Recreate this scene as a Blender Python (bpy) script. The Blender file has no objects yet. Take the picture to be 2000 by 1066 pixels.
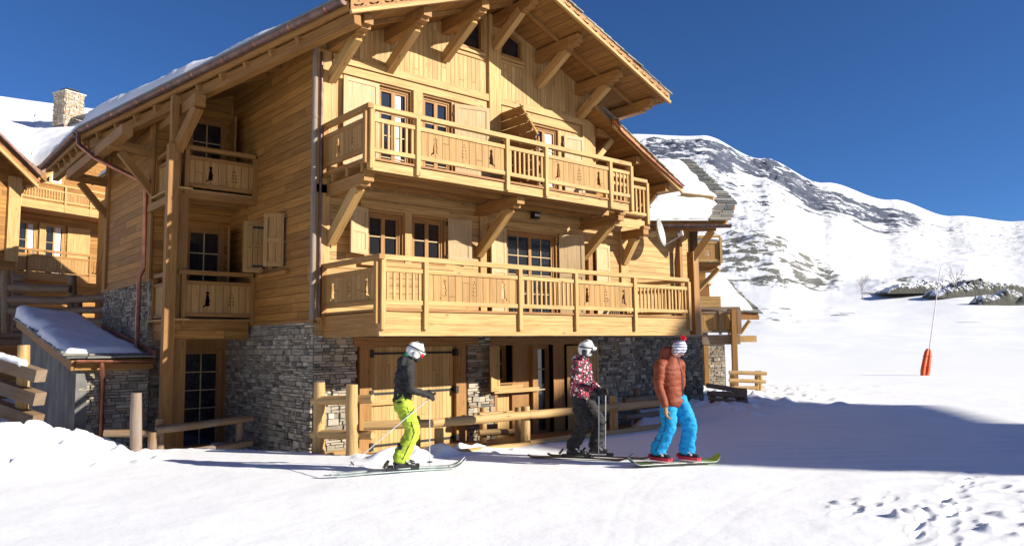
import bpy, bmesh, math, random
import numpy as np
from math import sin, cos, pi, radians, tan, atan2, sqrt, floor
from mathutils import Vector, Matrix, Quaternion, noise
from mathutils.geometry import tessellate_polygon
random.seed(7)
rnd = random.Random(11)
U = rnd.uniform
V = Vector
SC = bpy.context.scene
COL = SC.collection

# ------------------------------------------------------------------ camera
FPX, PITCH, ROLL, YAW = 1477.5, .0945486, -.0120566, .715233      # focal length in pixels of the 2000 px wide photograph
CAM = V((0, 0, 1.8))
_f = V((sin(YAW)*cos(PITCH), cos(YAW)*cos(PITCH), sin(PITCH)))
_r0 = V((cos(YAW), -sin(YAW), 0)); _u0 = _r0.cross(_f)
_r = cos(ROLL)*_r0 + sin(ROLL)*_u0; _u = -sin(ROLL)*_r0 + cos(ROLL)*_u0
def ray(x, y): return _r*((x-1000)/FPX) - _u*((y-533)/FPX) + _f
def at(x, y, ax, val):
    'the real point seen at pixel x, y that lies on the world plane X, Y or Z = val'
    d = ray(x, y); i = 'XYZ'.index(ax); return CAM + d*((val-CAM[i])/d[i])
def atd(x, y, t): return CAM + ray(x, y)*t
cam = bpy.data.objects.new('camera', bpy.data.cameras.new('camera')); COL.objects.link(cam)
cam.data.sensor_width = 36; cam.data.lens = FPX/2000*36; cam.data.clip_end = 20000; cam.data.clip_start = .05
M = Matrix((( _r.x, _u.x, -_f.x, CAM.x), (_r.y, _u.y, -_f.y, CAM.y), (_r.z, _u.z, -_f.z, CAM.z), (0, 0, 0, 1)))
cam.matrix_world = M
SC.camera = cam

# ------------------------------------------------------------------ light
SUNV = V((.61, -1, .49)).normalized()                      # towards the sun
SC.world = bpy.data.worlds.new('World'); SC.world.use_nodes = True
nt = SC.world.node_tree; nt.nodes.clear()
sky = nt.nodes.new('ShaderNodeTexSky'); sky.sky_type = 'NISHITA'; sky.sun_disc = False
sky.sun_elevation = math.asin(SUNV.z); sky.sun_rotation = atan2(SUNV.x, SUNV.y)
sky.altitude = 3000; sky.air_density = 1.0; sky.dust_density = 2; sky.ozone_density = 10
bg = nt.nodes.new('ShaderNodeBackground'); bg.inputs[1].default_value = 0.071
wo = nt.nodes.new('ShaderNodeOutputWorld')
nt.links.new(sky.outputs[0], bg.inputs[0]); nt.links.new(bg.outputs[0], wo.inputs[0])
sl = bpy.data.lights.new('sun', 'SUN'); sl.energy = 5; sl.angle = radians(.53); sl.color = (1, .935, .82)
sun = bpy.data.objects.new('sun', sl); COL.objects.link(sun)
sun.rotation_euler = (-SUNV).to_track_quat('-Z', 'Y').to_euler()
sun.location = (10, -20, 20)
SC.view_settings.view_transform = 'Standard'; SC.view_settings.look = 'None'
SC.view_settings.exposure = .80; SC.view_settings.gamma = 1; SC.view_settings.use_curve_mapping = False

# ------------------------------------------------------------------ object helpers
def tag(o, label=None, cat=None, group=None, kind=None):
    if label: o['label'] = label
    if cat: o['category'] = cat
    if group: o['group'] = group
    if kind: o['kind'] = kind
    return o
def thing(name, loc, label, cat, group=None):
    o = bpy.data.objects.new(name, None); COL.objects.link(o); o.location = loc; o.empty_display_size = .1
    return tag(o, label, cat, group)
def wloc(o):
    p = V(o.location); q = o.parent
    while q: p = p + q.location; q = q.parent
    return p
class MB:
    'collects shapes in world metres; build() links them as one mesh object'
    def __init__(s): s.v = []; s.f = []; s.uv = []; s.col = []; s.sm = []
    def add(s, vs, fs, uvs=None, col=None, smooth=False):
        b = len(s.v); s.v += [tuple(p) for p in vs]
        for k, f in enumerate(fs):
            s.f.append([b+i for i in f]); s.sm.append(smooth)
            s.uv += (uvs[k] if uvs else [(0, 0)]*len(f))
        s.col += [col if col is not None else .5]*len(vs)
        return s
    def hexa(s, c, g=0, col=None):
        'c: 8 corners (x fastest, then y, then z); g: the axis 0/1/2 the grain runs along'
        fs = [(0,2,3,1),(4,5,7,6),(0,1,5,4),(2,6,7,3),(0,4,6,2),(1,3,7,5)]
        ln = [(c[1]-c[0]).length, (c[2]-c[0]).length, (c[4]-c[0]).length]
        ou, ov = U(0, 40), U(0, 40)
        uvs = []
        for f in fs:
            t = []
            for i in f:
                q = [(i & 1)*ln[0], ((i >> 1) & 1)*ln[1], ((i >> 2) & 1)*ln[2]]
                t.append((q[g]+ou, sum(q)-q[g]+ov))
            uvs.append(t)
        return s.add(c, fs, uvs, col)
    def box(s, a, b, g=0, col=None):
        x0, y0, z0 = a; x1, y1, z1 = b
        return s.hexa([V((x, y, z)) for z in (z0, z1) for y in (y0, y1) for x in (x0, x1)], g, col)
    def beam(s, p, q, w, h, up=V((0, 0, 1)), w2=None, h2=None, cap=0):
        'square timber from p to q, w wide and h high'
        p, q = V(p), V(q); d = (q-p).normalized(); sx = d.cross(up)
        if sx.length < 1e-4: sx = d.cross(V((0, 1, 0)))
        sx.normalize(); sy = sx.cross(d).normalized()
        w2 = w if w2 is None else w2; h2 = h if h2 is None else h2
        c = []
        for k in (-.5, .5):
            for j in (-.5, .5):
                for (o, ww, hh) in ((p, w, h), (q, w2, h2)): c.append(o+sx*(j*ww)+sy*(k*hh))
        return s.hexa(c, 0)
    def tube(s, pts, r, n=8, caps=True, wob=0, col=None):
        pts = [V(p) for p in pts]; rs = r if isinstance(r, (list, tuple)) else [r]*len(pts)
        ref = V((0, 0, 1)); d0 = (pts[-1]-pts[0]).normalized()
        if abs(d0.z) > .9: ref = V((0, 1, 0))
        vs = []; L = 0; ls = []; ou, ov = U(0, 30), U(0, 30)
        for i, p in enumerate(pts):
            d = (pts[min(i+1, len(pts)-1)]-pts[max(i-1, 0)]).normalized()
            a = d.cross(ref).normalized(); b = a.cross(d)
            if i: L += (p-pts[i-1]).length
            ls.append(L)
            for k in range(n):
                t = 2*pi*k/n; rr = rs[i]*(1+U(-wob, wob)); vs.append(p+a*(cos(t)*rr)+b*(sin(t)*rr))
        fs = []; uvs = []
        for i in range(len(pts)-1):
            for k in range(n):
                k2 = (k+1) % n; fs.append((i*n+k, i*n+k2, (i+1)*n+k2, (i+1)*n+k))
                c = 2*pi*rs[i]/n
                uvs.append([(ls[i]+ou, k*c+ov), (ls[i]+ou, (k+1)*c+ov), (ls[i+1]+ou, (k+1)*c+ov), (ls[i+1]+ou, k*c+ov)])
        s.add(vs, fs, uvs, col, True)
        if caps:
            m = len(pts)-1
            s.add(vs[:n], [tuple(range(n-1, -1, -1))], [[(ou+U(0, .02), ov+.02*k) for k in range(n)]], col)
            s.add(vs[m*n:], [tuple(range(n))], [[(ou+U(0, .02), ov+.02*k) for k in range(n)]], col)
        return s
    def prism(s, outer, holes, P, th, gv=False, col=None):
        'outer and holes: 2D outlines; P(a, b, c) maps a, depth, c to the world; th: thickness (from b=0 to b=th)'
        loops = [outer]+list(holes)
        tri = tessellate_polygon([[V((p[0], p[1], 0)) for p in l] for l in loops])
        flat = [p for l in loops for p in l]; n = len(flat)
        vs = [P(a, 0, c) for a, c in flat]+[P(a, th, c) for a, c in flat]
        ou, ov = U(0, 30), U(0, 30)
        u = (lambda p: (p[1]+ou, p[0])) if gv else (lambda p: (p[0], p[1]+ov))
        fs = []; uvs = []
        for t in tri:
            fs.append(tuple(t)); uvs.append([u(flat[i]) for i in t])
            fs.append(tuple(i+n for i in reversed(t))); uvs.append([u(flat[i]) for i in reversed(t)])
        o = 0
        for l in loops:
            m = len(l)
            for k in range(m):
                a, b = o+k, o+(k+1) % m; fs.append((a, b, b+n, a+n)); pa, pb = u(flat[a]), u(flat[b])
                uvs.append([pa, pb, (pb[0], pb[1]+th), (pa[0], pa[1]+th)])
            o += m
        return s.add(vs, fs, uvs, col)
    def quad(s, a, b, c, d, uv=None, col=None):
        uv = uv or [(0, 0), ((b-a).length, 0), ((b-a).length, (d-a).length), (0, (d-a).length)]
        return s.add([a, b, c, d], [(0, 1, 2, 3)], [uv], col)
    def build(s, name, mat, parent=None, loc=None, fixn=True):
        o0 = wloc(parent) if parent else (V(loc) if loc is not None else V((0, 0, 0)))
        if parent and loc is not None: off = V(loc)-o0; o0 = V(loc)
        else: off = V((0, 0, 0)) if parent else o0
        me = bpy.data.meshes.new(name)
        me.from_pydata([(p[0]-o0.x, p[1]-o0.y, p[2]-o0.z) for p in s.v], [], s.f)
        ul = me.uv_layers.new(name='UVMap'); flat = [c for t in s.uv for c in t]; ul.data.foreach_set('uv', flat)
        at_ = me.attributes.new('tone', 'FLOAT', 'POINT'); at_.data.foreach_set('value', s.col)
        me.polygons.foreach_set('use_smooth', s.sm)
        me.materials.append(mat)
        if fixn:
            bm = bmesh.new(); bm.from_mesh(me); bmesh.ops.recalc_face_normals(bm, faces=bm.faces); bm.to_mesh(me); bm.free()
        me.update()
        o = bpy.data.objects.new(name, me); COL.objects.link(o)
        o.location = off
        if parent: o.parent = parent
        return o
class Frame:
    'a wall-aligned frame: a along the wall, b outwards, c up'
    def __init__(s, O, u, n): s.O, s.u, s.n = V(O), V(u).normalized(), V(n).normalized()
    def P(s, a, b, c): return s.O + s.u*a + s.n*b + V((0, 0, c))
    def box(s, mb, a0, a1, b0, b1, c0, c1, g=0):
        return mb.hexa([s.P(a, b, c) for c in (c0, c1) for b in (b0, b1) for a in (a0, a1)], g)

# ------------------------------------------------------------------ materials
def mat(name):
    m = bpy.data.materials.new(name); m.use_nodes = True; n = m.node_tree; n.nodes.clear()
    out = n.nodes.new('ShaderNodeOutputMaterial'); b = n.nodes.new('ShaderNodeBsdfPrincipled')
    n.links.new(b.outputs[0], out.inputs[0]); return m, n, b
def nd(n, t, **k):
    x = n.nodes.new(t)
    for a, v in k.items():
        if a == 'ins':
            for i, q in v.items(): x.inputs[i].default_value = q
        else: setattr(x, a, v)
    return x
def mth(n, op, a, b=None, clamp=False):
    x = n.nodes.new('ShaderNodeMath'); x.operation = op; x.use_clamp = clamp
    for i, q in enumerate((a, b)):
        if q is None: continue
        if isinstance(q, (int, float)): x.inputs[i].default_value = q
        else: n.links.new(q, x.inputs[i])
    return x.outputs[0]
def mixc(n, fac, a, b, bt='MIX'):
    x = n.nodes.new('ShaderNodeMix'); x.data_type = 'RGBA'; x.blend_type = bt; x.clamp_factor = True
    for i, q in ((0, fac), (6, a), (7, b)):
        if isinstance(q, (int, float)): x.inputs[i].default_value = q
        elif isinstance(q, tuple): x.inputs[i].default_value = (*q[:3], 1)
        else: n.links.new(q, x.inputs[i])
    return x.outputs[2]
def ramp(n, fac, stops):
    x = n.nodes.new('ShaderNodeValToRGB'); n.links.new(fac, x.inputs[0]); e = x.color_ramp.elements
    while len(e) < len(stops): e.new(.5)
    for i, (p, c) in enumerate(stops): e[i].position = p; e[i].color = (*c, 1) if isinstance(c, tuple) else (c, c, c, 1)
    return x.outputs[0]
def bump(n, b, h, st=.3, dist=.01):
    x = n.nodes.new('ShaderNodeBump'); x.inputs['Strength'].default_value = st; x.inputs['Distance'].default_value = dist
    n.links.new(h, x.inputs['Height']); n.links.new(x.outputs[0], b.inputs['Normal'])
def wood(name, c1, c2, plank=0, knots=.5, rough=.62, grey=0, vary=.25):
    m, n, b = mat(name); L = n.links.new
    uv = nd(n, 'ShaderNodeUVMap').outputs[0]
    sep = nd(n, 'ShaderNodeSeparateXYZ'); L(uv, sep.inputs[0])
    if plank:
        vv = mth(n, 'DIVIDE', sep.outputs[1], plank); fl = mth(n, 'FLOOR', vv); fr = mth(n, 'FRACT', vv)
        # boards are butted end to end at a different place in every row
        wn = nd(n, 'ShaderNodeTexWhiteNoise', noise_dimensions='1D'); L(fl, wn.inputs['W'])
        uu = mth(n, 'ADD', mth(n, 'DIVIDE', sep.outputs[0], 3.1), mth(n, 'MULTIPLY', wn.outputs[0], 7)); fu = mth(n, 'FLOOR', uu); fru = mth(n, 'FRACT', uu)
        cb = nd(n, 'ShaderNodeCombineXYZ'); L(fl, cb.inputs[0]); L(fu, cb.inputs[1])
        w2 = nd(n, 'ShaderNodeTexWhiteNoise', noise_dimensions='3D'); L(cb.outputs[0], w2.inputs[0])
        board = w2.outputs[0]; shift = mth(n, 'MULTIPLY', board, 37)
    cb2 = nd(n, 'ShaderNodeCombineXYZ')
    L(mth(n, 'MULTIPLY', sep.outputs[0], 1.3), cb2.inputs[0]); L(mth(n, 'MULTIPLY', sep.outputs[1], 26), cb2.inputs[1])
    if plank: L(shift, cb2.inputs[2])
    g = nd(n, 'ShaderNodeTexNoise', ins={'Scale': 1, 'Detail': 5, 'Roughness': .62, 'Distortion': .6}); L(cb2.outputs[0], g.inputs[0])
    lo = nd(n, 'ShaderNodeTexNoise', ins={'Scale': .9, 'Detail': 2}); L(uv, lo.inputs[0])
    col = mixc(n, ramp(n, g.outputs[0], [(.36, 0.), (.66, 1.)]), c1, c2)
    hsv = nd(n, 'ShaderNodeHueSaturation'); L(col, hsv.inputs['Color'])
    if plank: val = mth(n, 'ADD', 1-vary/2, mth(n, 'MULTIPLY', board, vary))
    else: val = mth(n, 'ADD', 1-vary/2, mth(n, 'MULTIPLY', lo.outputs[0], vary))
    L(val, hsv.inputs['Value'])
    L(mth(n, 'ADD', .493, mth(n, 'MULTIPLY', lo.outputs[0], .014)), hsv.inputs['Hue'])
    col = hsv.outputs[0]
    if knots:
        cb3 = nd(n, 'ShaderNodeCombineXYZ'); L(mth(n, 'MULTIPLY', sep.outputs[0], 1.7), cb3.inputs[0]); L(mth(n, 'MULTIPLY', sep.outputs[1], 5), cb3.inputs[1])
        if plank: L(shift, cb3.inputs[2])
        vo = nd(n, 'ShaderNodeTexVoronoi', ins={'Scale': 1.0}); L(cb3.outputs[0], vo.inputs[0])
        k = ramp(n, vo.outputs['Distance'], [(.04, 1.), (.13, 0.)])
        col = mixc(n, mth(n, 'MULTIPLY', k, knots), col, (c2[0]*.32, c2[1]*.25, c2[2]*.22))
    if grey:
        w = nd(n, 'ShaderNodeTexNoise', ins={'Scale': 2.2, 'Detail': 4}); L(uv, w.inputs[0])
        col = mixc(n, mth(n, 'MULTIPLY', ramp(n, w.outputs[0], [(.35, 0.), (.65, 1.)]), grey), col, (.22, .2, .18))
    h = mth(n, 'MULTIPLY', g.outputs[0], .25)
    if plank:
        gr = mth(n, 'MULTIPLY', ramp(n, mth(n, 'ABSOLUTE', mth(n, 'SUBTRACT', fr, .5)), [(.44, 0.), (.49, 1.)]), .85)
        ge = mth(n, 'MULTIPLY', ramp(n, mth(n, 'ABSOLUTE', mth(n, 'SUBTRACT', fru, .5)), [(.4972, 0.), (.499, 1.)]), .7)
        gap = mth(n, 'MAXIMUM', gr, ge)
        col = mixc(n, mth(n, 'MULTIPLY', gap, .75), col, (c2[0]*.22, c2[1]*.16, c2[2]*.12))
        h = mth(n, 'SUBTRACT', h, gap)
    L(col, b.inputs['Base Color']); b.inputs['Roughness'].default_value = rough; b.inputs['Specular IOR Level'].default_value = .3
    bump(n, b, h, .6, .012)
    return m
def plain(name, c, rough=.6, metal=0, spec=.5, var=0, scale=8, bmp=0):
    m, n, b = mat(name); L = n.links.new
    tc = nd(n, 'ShaderNodeTexCoord').outputs['Object']
    no = nd(n, 'ShaderNodeTexNoise', ins={'Scale': scale, 'Detail': 4}); L(tc, no.inputs[0])
    col = mixc(n, ramp(n, no.outputs[0], [(.3, 0.), (.7, 1.)]), tuple(q*(1-var) for q in c), tuple(min(1, q*(1+var)) for q in c))
    L(col, b.inputs['Base Color'])
    b.inputs['Roughness'].default_value = rough; b.inputs['Metallic'].default_value = metal; b.inputs['Specular IOR Level'].default_value = spec
    if bmp: bump(n, b, no.outputs[0], bmp, .01)
    return m
W = {}
W['siding'] = wood('honey_siding', (.38, .185, .042), (.25, .105, .02), plank=.172, knots=.4, vary=.5)
W['vert'] = wood('pale_boarding', (.53, .35, .145), (.38, .21, .063), plank=.118, knots=.5, vary=.36)
W['horiz'] = wood('pale_log_siding', (.50, .32, .13), (.35, .195, .06), plank=.15, knots=.5, vary=.36)
W['beam'] = wood('pale_timber', (.54, .35, .14), (.37, .20, .058), knots=.7, vary=.4)
W['fresh'] = wood('larch_timber', (.38, .20, .062), (.25, .115, .028), knots=.5, vary=.3)
W['warm'] = wood('stained_timber', (.35, .175, .056), (.24, .108, .03), knots=.4, vary=.3)
W['soffit'] = wood('soffit_boarding', (.30, .155, .045), (.21, .098, .024), plank=.19, knots=.35, vary=.35)
W['shutter'] = wood('whitewood', (.52, .385, .215), (.41, .275, .13), knots=.3, vary=.2)
W['garage'] = wood('garage_boarding', (.56, .37, .15), (.43, .255, .085), plank=.09, knots=.3, vary=.3)
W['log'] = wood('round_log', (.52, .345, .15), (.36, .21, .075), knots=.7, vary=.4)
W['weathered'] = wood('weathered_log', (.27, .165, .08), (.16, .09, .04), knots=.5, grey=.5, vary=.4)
W['grey'] = wood('grey_log', (.30, .215, .155), (.18, .12, .085), knots=.4, grey=.6, vary=.3)
W['brown'] = wood('brown_timber', (.31, .155, .045), (.20, .09, .02), knots=.5, vary=.4)
W['deck'] = wood('deck_boarding', (.34, .19, .075), (.24, .125, .042), plank=.14, knots=.4, vary=.3)
IRON = plain('black_iron', (.015, .014, .014), .5, .3, var=.3)
COPPER = plain('copper_pipe', (.42, .17, .10), .38, .85, var=.35, scale=5)
DCOPPER = plain('tarnished_copper', (.16, .10, .085), .5, .6, var=.4, scale=6)
CONC = plain('grey_concrete', (.20, .20, .20), .9, var=.22, scale=2.5, bmp=.3)
def streaky():
    m, n, b = mat('board_marked_concrete'); L = n.links.new; tc = nd(n, 'ShaderNodeTexCoord').outputs['Object']
    mp = nd(n, 'ShaderNodeMapping'); mp.inputs['Scale'].default_value = (5, 5, .5); L(tc, mp.inputs[0])
    a = nd(n, 'ShaderNodeTexNoise', ins={'Scale': 1.0, 'Detail': 6, 'Roughness': .65}); L(mp.outputs[0], a.inputs[0]); c = nd(n, 'ShaderNodeTexNoise', ins={'Scale': 1.7, 'Detail': 5}); L(tc, c.inputs[0])
    L(mixc(n, ramp(n, mth(n, 'MULTIPLY', mth(n, 'ADD', a.outputs[0], c.outputs[0]), .5), [(.38, 0.), (.62, 1.)]), (.085, .08, .075), (.235, .225, .21)), b.inputs['Base Color']); b.inputs['Roughness'].default_value = .9; bump(n, b, a.outputs[0], .5, .02); return m
CONC = streaky()
ROOM = plain('dark_room', (.03, .026, .022), .9)
CURT = plain('white_curtain', (.72, .72, .72), .9, var=.1, scale=20)
def glass():
    m, n, b = mat('window_glass')
    b.inputs['Base Color'].default_value = (.012, .015, .02, 1); b.inputs['Roughness'].default_value = .03
    b.inputs['IOR'].default_value = 1.5; b.inputs['Specular IOR Level'].default_value = .8
    return m
GLASS = glass()
def stone_mat():
    m, n, b = mat('dry_stone'); L = n.links.new
    a = nd(n, 'ShaderNodeAttribute', attribute_name='tone')
    tc = nd(n, 'ShaderNodeTexCoord').outputs['Object']
    no = nd(n, 'ShaderNodeTexNoise', ins={'Scale': 22, 'Detail': 6, 'Roughness': .7}); L(tc, no.inputs[0])
    base = ramp(n, a.outputs['Fac'], [(0, (.17, .155, .13)), (.3, (.31, .275, .22)), (.55, (.42, .375, .305)), (.72, (.52, .465, .38)), (.88, (.42, .30, .19)), (1, (.62, .57, .48))])
    col = mixc(n, .55, base, mixc(n, no.outputs[0], (.08, .08, .08), (.62, .6, .56)), 'SOFT_LIGHT')
    L(col, b.inputs['Base Color']); b.inputs['Roughness'].default_value = .9; b.inputs['Specular IOR Level'].default_value = .15
    bump(n, b, no.outputs[0], .7, .02)
    return m
STONE = stone_mat()
MORTAR = plain('dark_joint', (.12, .108, .09), .95, var=.2)
def slate_mat():
    m, n, b = mat('roof_slate'); L = n.links.new
    a = nd(n, 'ShaderNodeAttribute', attribute_name='tone')
    tc = nd(n, 'ShaderNodeTexCoord').outputs['Object']
    no = nd(n, 'ShaderNodeTexNoise', ins={'Scale': 9, 'Detail': 5}); L(tc, no.inputs[0])
    base = ramp(n, a.outputs['Fac'], [(0, (.12, .125, .12)), (.5, (.24, .235, .21)), (.8, (.32, .29, .22)), (1, (.40, .40, .38))])
    L(mixc(n, .5, base, mixc(n, no.outputs[0], (.1, .1, .1), (.7, .7, .7)), 'SOFT_LIGHT'), b.inputs['Base Color'])
    b.inputs['Roughness'].default_value = .75; bump(n, b, no.outputs[0], .4, .01)
    return m
SLATE = slate_mat()
def snow_mat(name='snow', grain=1.0):
    m, n, b = mat(name); L = n.links.new
    tc = nd(n, 'ShaderNodeTexCoord').outputs['Object']
    n1 = nd(n, 'ShaderNodeTexNoise', ins={'Scale': 9, 'Detail': 8, 'Roughness': .65}); L(tc, n1.inputs[0])
    L(mixc(n, n1.outputs[0], (.86, .87, .885), (.92, .925, .935)), b.inputs['Base Color'])
    b.inputs['Roughness'].default_value = .75; b.inputs['Specular IOR Level'].default_value = .25
    bump(n, b, n1.outputs[0], .22*grain, .03)
    return m
SNOW = snow_mat()

# ------------------------------------------------------------------ builders
def stones(fr, rect, holes, name, parent, size=1.0, loc=None, tmin=0., tmax=1.):
    a0, a1, c0, c1 = rect; mb = MB(); c = c0
    while c < c1-.01:
        h = min(U(.035, .13)*size, c1-c)
        if c1-c-h < .04: h = c1-c
        a = a0-U(0, .1)
        while a < a1:
            w = U(.08, .36)*size*(1 if h < .075 else .7); x0, x1 = max(a, a0), min(a+w, a1); a += w
            if x1-x0 < .02: continue
            sub = [(c, c+h)]
            if h > .08*size and U(0, 1) < .4: k = U(.4, .6)*h; sub = [(c, c+k), (c+k, c+h)]
            for (z0, z1) in sub:
                if any(x0 < H[1]-.02 and x1 > H[0]+.02 and z0 < H[3]-.02 and z1 > H[2]+.02 for H in holes):
                    xs = [(x0, x1)]
                    for H in holes:
                        if z0 < H[3]-.02 and z1 > H[2]+.02:
                            t = []
                            for (p, q) in xs:
                                if q <= H[0] or p >= H[1]: t.append((p, q)); continue
                                if p < H[0]-.03: t.append((p, H[0]))
                                if q > H[1]+.03: t.append((H[1], q))
                            xs = t
                else: xs = [(x0, x1)]
                for (p, q) in xs:
                    g = .0025; e = min(.009, (q-p)*.2); d = U(.008, .055)
                    j = lambda: U(-.008, .008)
                    back = [fr.P(p+g, -.02, z0+g), fr.P(q-g, -.02, z0+g), fr.P(q-g, -.02, z1-g), fr.P(p+g, -.02, z1-g)]
                    fro = [fr.P(p+g+e+j(), d+j(), z0+g+e*.6+j()), fr.P(q-g-e+j(), d+j(), z0+g+e*.6+j()), fr.P(q-g-e+j(), d+j(), z1-g-e*.6+j()), fr.P(p+g+e+j(), d+j(), z1-g-e*.6+j())]
                    mb.add(back+fro, [(4, 5, 6, 7), (0, 1, 5, 4), (1, 2, 6, 5), (2, 3, 7, 6), (3, 0, 4, 7)], None, tmin+(tmax-tmin)*min(1, max(0, rnd.gauss(.48, .26))))
        c += h
    o = mb.build(name, STONE, parent, loc)
    me = o.data; return o
def cells(rect, holes):
    a0, a1, c0, c1 = rect
    A = sorted({a0, a1, *[h for H in holes for h in H[:2] if a0 < h < a1]}); Cc = sorted({c0, c1, *[h for H in holes for h in H[2:] if c0 < h < c1]})
    for i in range(len(A)-1):
        for j in range(len(Cc)-1):
            m = ((A[i]+A[i+1])/2, (Cc[j]+Cc[j+1])/2)
            if not any(H[0] < m[0] < H[1] and H[2] < m[1] < H[3] for H in holes): yield A[i], A[i+1], Cc[j], Cc[j+1]
def boarded(mb, fr, rect, holes, vert=False, top=None, depth=.12):
    'a boarded wall face with openings; top(a) gives the raking upper edge'
    for (a0, a1, c0, c1) in cells(rect, holes):
        n = 1 if not top else max(1, int((a1-a0)/.5))
        for k in range(n):
            x0, x1 = a0+(a1-a0)*k/n, a0+(a1-a0)*(k+1)/n
            t0, t1 = c1, c1
            if top and abs(c1-rect[3]) < 1e-6: t0, t1 = top(x0), top(x1)
            q = [(x0, c0), (x1, c0), (x1, t1), (x0, t0)]
            uv = [((p[1], p[0]) if vert else (p[0], p[1])) for p in q]
            mb.quad(*[fr.P(a, 0, c) for a, c in q], uv=uv)
            mb.quad(*[fr.P(a, -depth, c) for a, c in q], uv=uv)
def window(parent, fr, a0, a1, c0, c1, cols=2, rows=2, leaves=1, fm='fresh', depth=.1, curtain=None, name='window', cat=None, fw=.055, bars=1, lit=None):
    'frame, leaves with glazing bars, glass and the dark room behind'
    mb = MB()
    fr.box(mb, a0, a0+fw, -depth-.03, -depth+.05, c0, c1, 2); fr.box(mb, a1-fw, a1, -depth-.03, -depth+.05, c0, c1, 2)
    fr.box(mb, a0+fw, a1-fw, -depth-.03, -depth+.05, c1-fw, c1, 0); fr.box(mb, a0+fw, a1-fw, -depth-.03, -depth+.05, c0, c0+fw, 0)
    # reveals
    for (x0, x1, z0, z1) in ((a0-.02, a0, c0, c1), (a1, a1+.02, c0, c1)): fr.box(mb, x0, x1, -depth-.1, .004, z0, z1, 2)
    fr.box(mb, a0-.02, a1+.02, -depth-.1, .004, c1, c1+.02, 0); fr.box(mb, a0-.02, a1+.02, -depth-.1, .03, c0-.035, c0, 0)
    w = mb.build(name, W[fm], parent)
    lw = (a1-a0-2*fw)/leaves
    sw = .045
    for k in range(leaves):
        x0 = a0+fw+k*lw; x1 = x0+lw; z0, z1 = c0+fw, c1-fw; st = MB(); pn = MB()
        fr.box(st, x0, x0+sw, -depth-.02, -depth+.03, z0, z1, 2); fr.box(st, x1-sw, x1, -depth-.02, -depth+.03, z0, z1, 2)
        fr.box(st, x0+sw, x1-sw, -depth-.02, -depth+.03, z1-sw, z1, 0); fr.box(st, x0+sw, x1-sw, -depth-.02, -depth+.03, z0, z0+sw, 0)
        for i in range(1, cols): xx = x0+sw+(lw-2*sw)*i/cols; q = MB(); fr.box(q, xx-.011, xx+.011, -depth-.008, -depth+.016, z0+sw, z1-sw, 2); q.build('glazing_bar', W['shutter'], w)
        for j in range(1, rows): zz = z0+sw+(z1-z0-2*sw)*j/rows; q = MB(); fr.box(q, x0+sw, x1-sw, -depth-.008, -depth+.018, zz-.011, zz+.011, 0); q.build('glazing_bar', W['shutter'], w)
        fr.box(pn, x0+sw, x1-sw, -depth-.012, -depth-.006, z0+sw, z1-sw, 0); st.build('sash', W[fm], w); pn.build('pane', GLASS, w)
    if curtain:
        cu = MB(); x0, x1 = curtain; N = 14
        for k in range(N):
            p, q = x0+(x1-x0)*k/N, x0+(x1-x0)*(k+1)/N
            cu.quad(fr.P(p, -depth-.004+.0012*(k % 2), c0+.12), fr.P(q, -depth-.004+.0012*((k+1) % 2), c0+.12), fr.P(q, -depth-.004+.0012*((k+1) % 2), c1-.1), fr.P(p, -depth-.004+.0012*(k % 2), c1-.1))
        cu.build('curtain', CURT, w, fixn=False)
    return w
def shutter(parent, fr, a0, a1, c0, c1, hinge=0, ang=0, panels=2, mt='shutter', b=.0, strap=True, knob=False, boards=False, solid=False):
    'a framed shutter; hinge 0: on edge a0, 1: on edge a1; ang: degrees swung outwards'
    w, h = a1-a0, c1-c0; t = .035
    hx = a0 if hinge == 0 else a1; sgn = 1 if hinge == 0 else -1
    A = radians(ang); u = fr.u*(sgn*cos(A)) + fr.n*sin(A); n = fr.n*cos(A) - fr.u*(sgn*sin(A))
    f2 = Frame(fr.P(hx, b+.02, c0), u, n)
    mb = MB(); s = .085
    f2.box(mb, 0, s, 0, t, 0, h, 2); f2.box(mb, w-s, w, 0, t, 0, h, 2)
    zs = [0]+[h*(i+1)/panels for i in range(panels)]
    f2.box(mb, s, w-s, 0, t, 0, s*1.15, 0); f2.box(mb, s, w-s, 0, t, h-s, h, 0)
    for i in range(1, panels): f2.box(mb, s, w-s, 0, t, zs[i]-s*.5, zs[i]+s*.5, 0)
    sh = mb.build('shutter', W[mt], parent)
    p = MB(); k = max(1, round((w-2*s)/.11))
    for i in range(k): q0, q1 = s+(w-2*s)*i/k, s+(w-2*s)*(i+1)/k; f2.box(p, q0+.001, q1-.001, .009, t-.013, .05, h-.05, 2)
    p.build('shutter_board', W[mt], sh)
    if strap:
        for z in (h*.12, h*.88):
            ib = MB(); f2.box(ib, -.02, w*.55, -.006, -.001, z-.018, z+.018); f2.box(ib, -.03, .02, -.014, t*.6, z-.04, z+.04)
            ib.build('strap_hinge', IRON, sh)
    return sh
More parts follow.
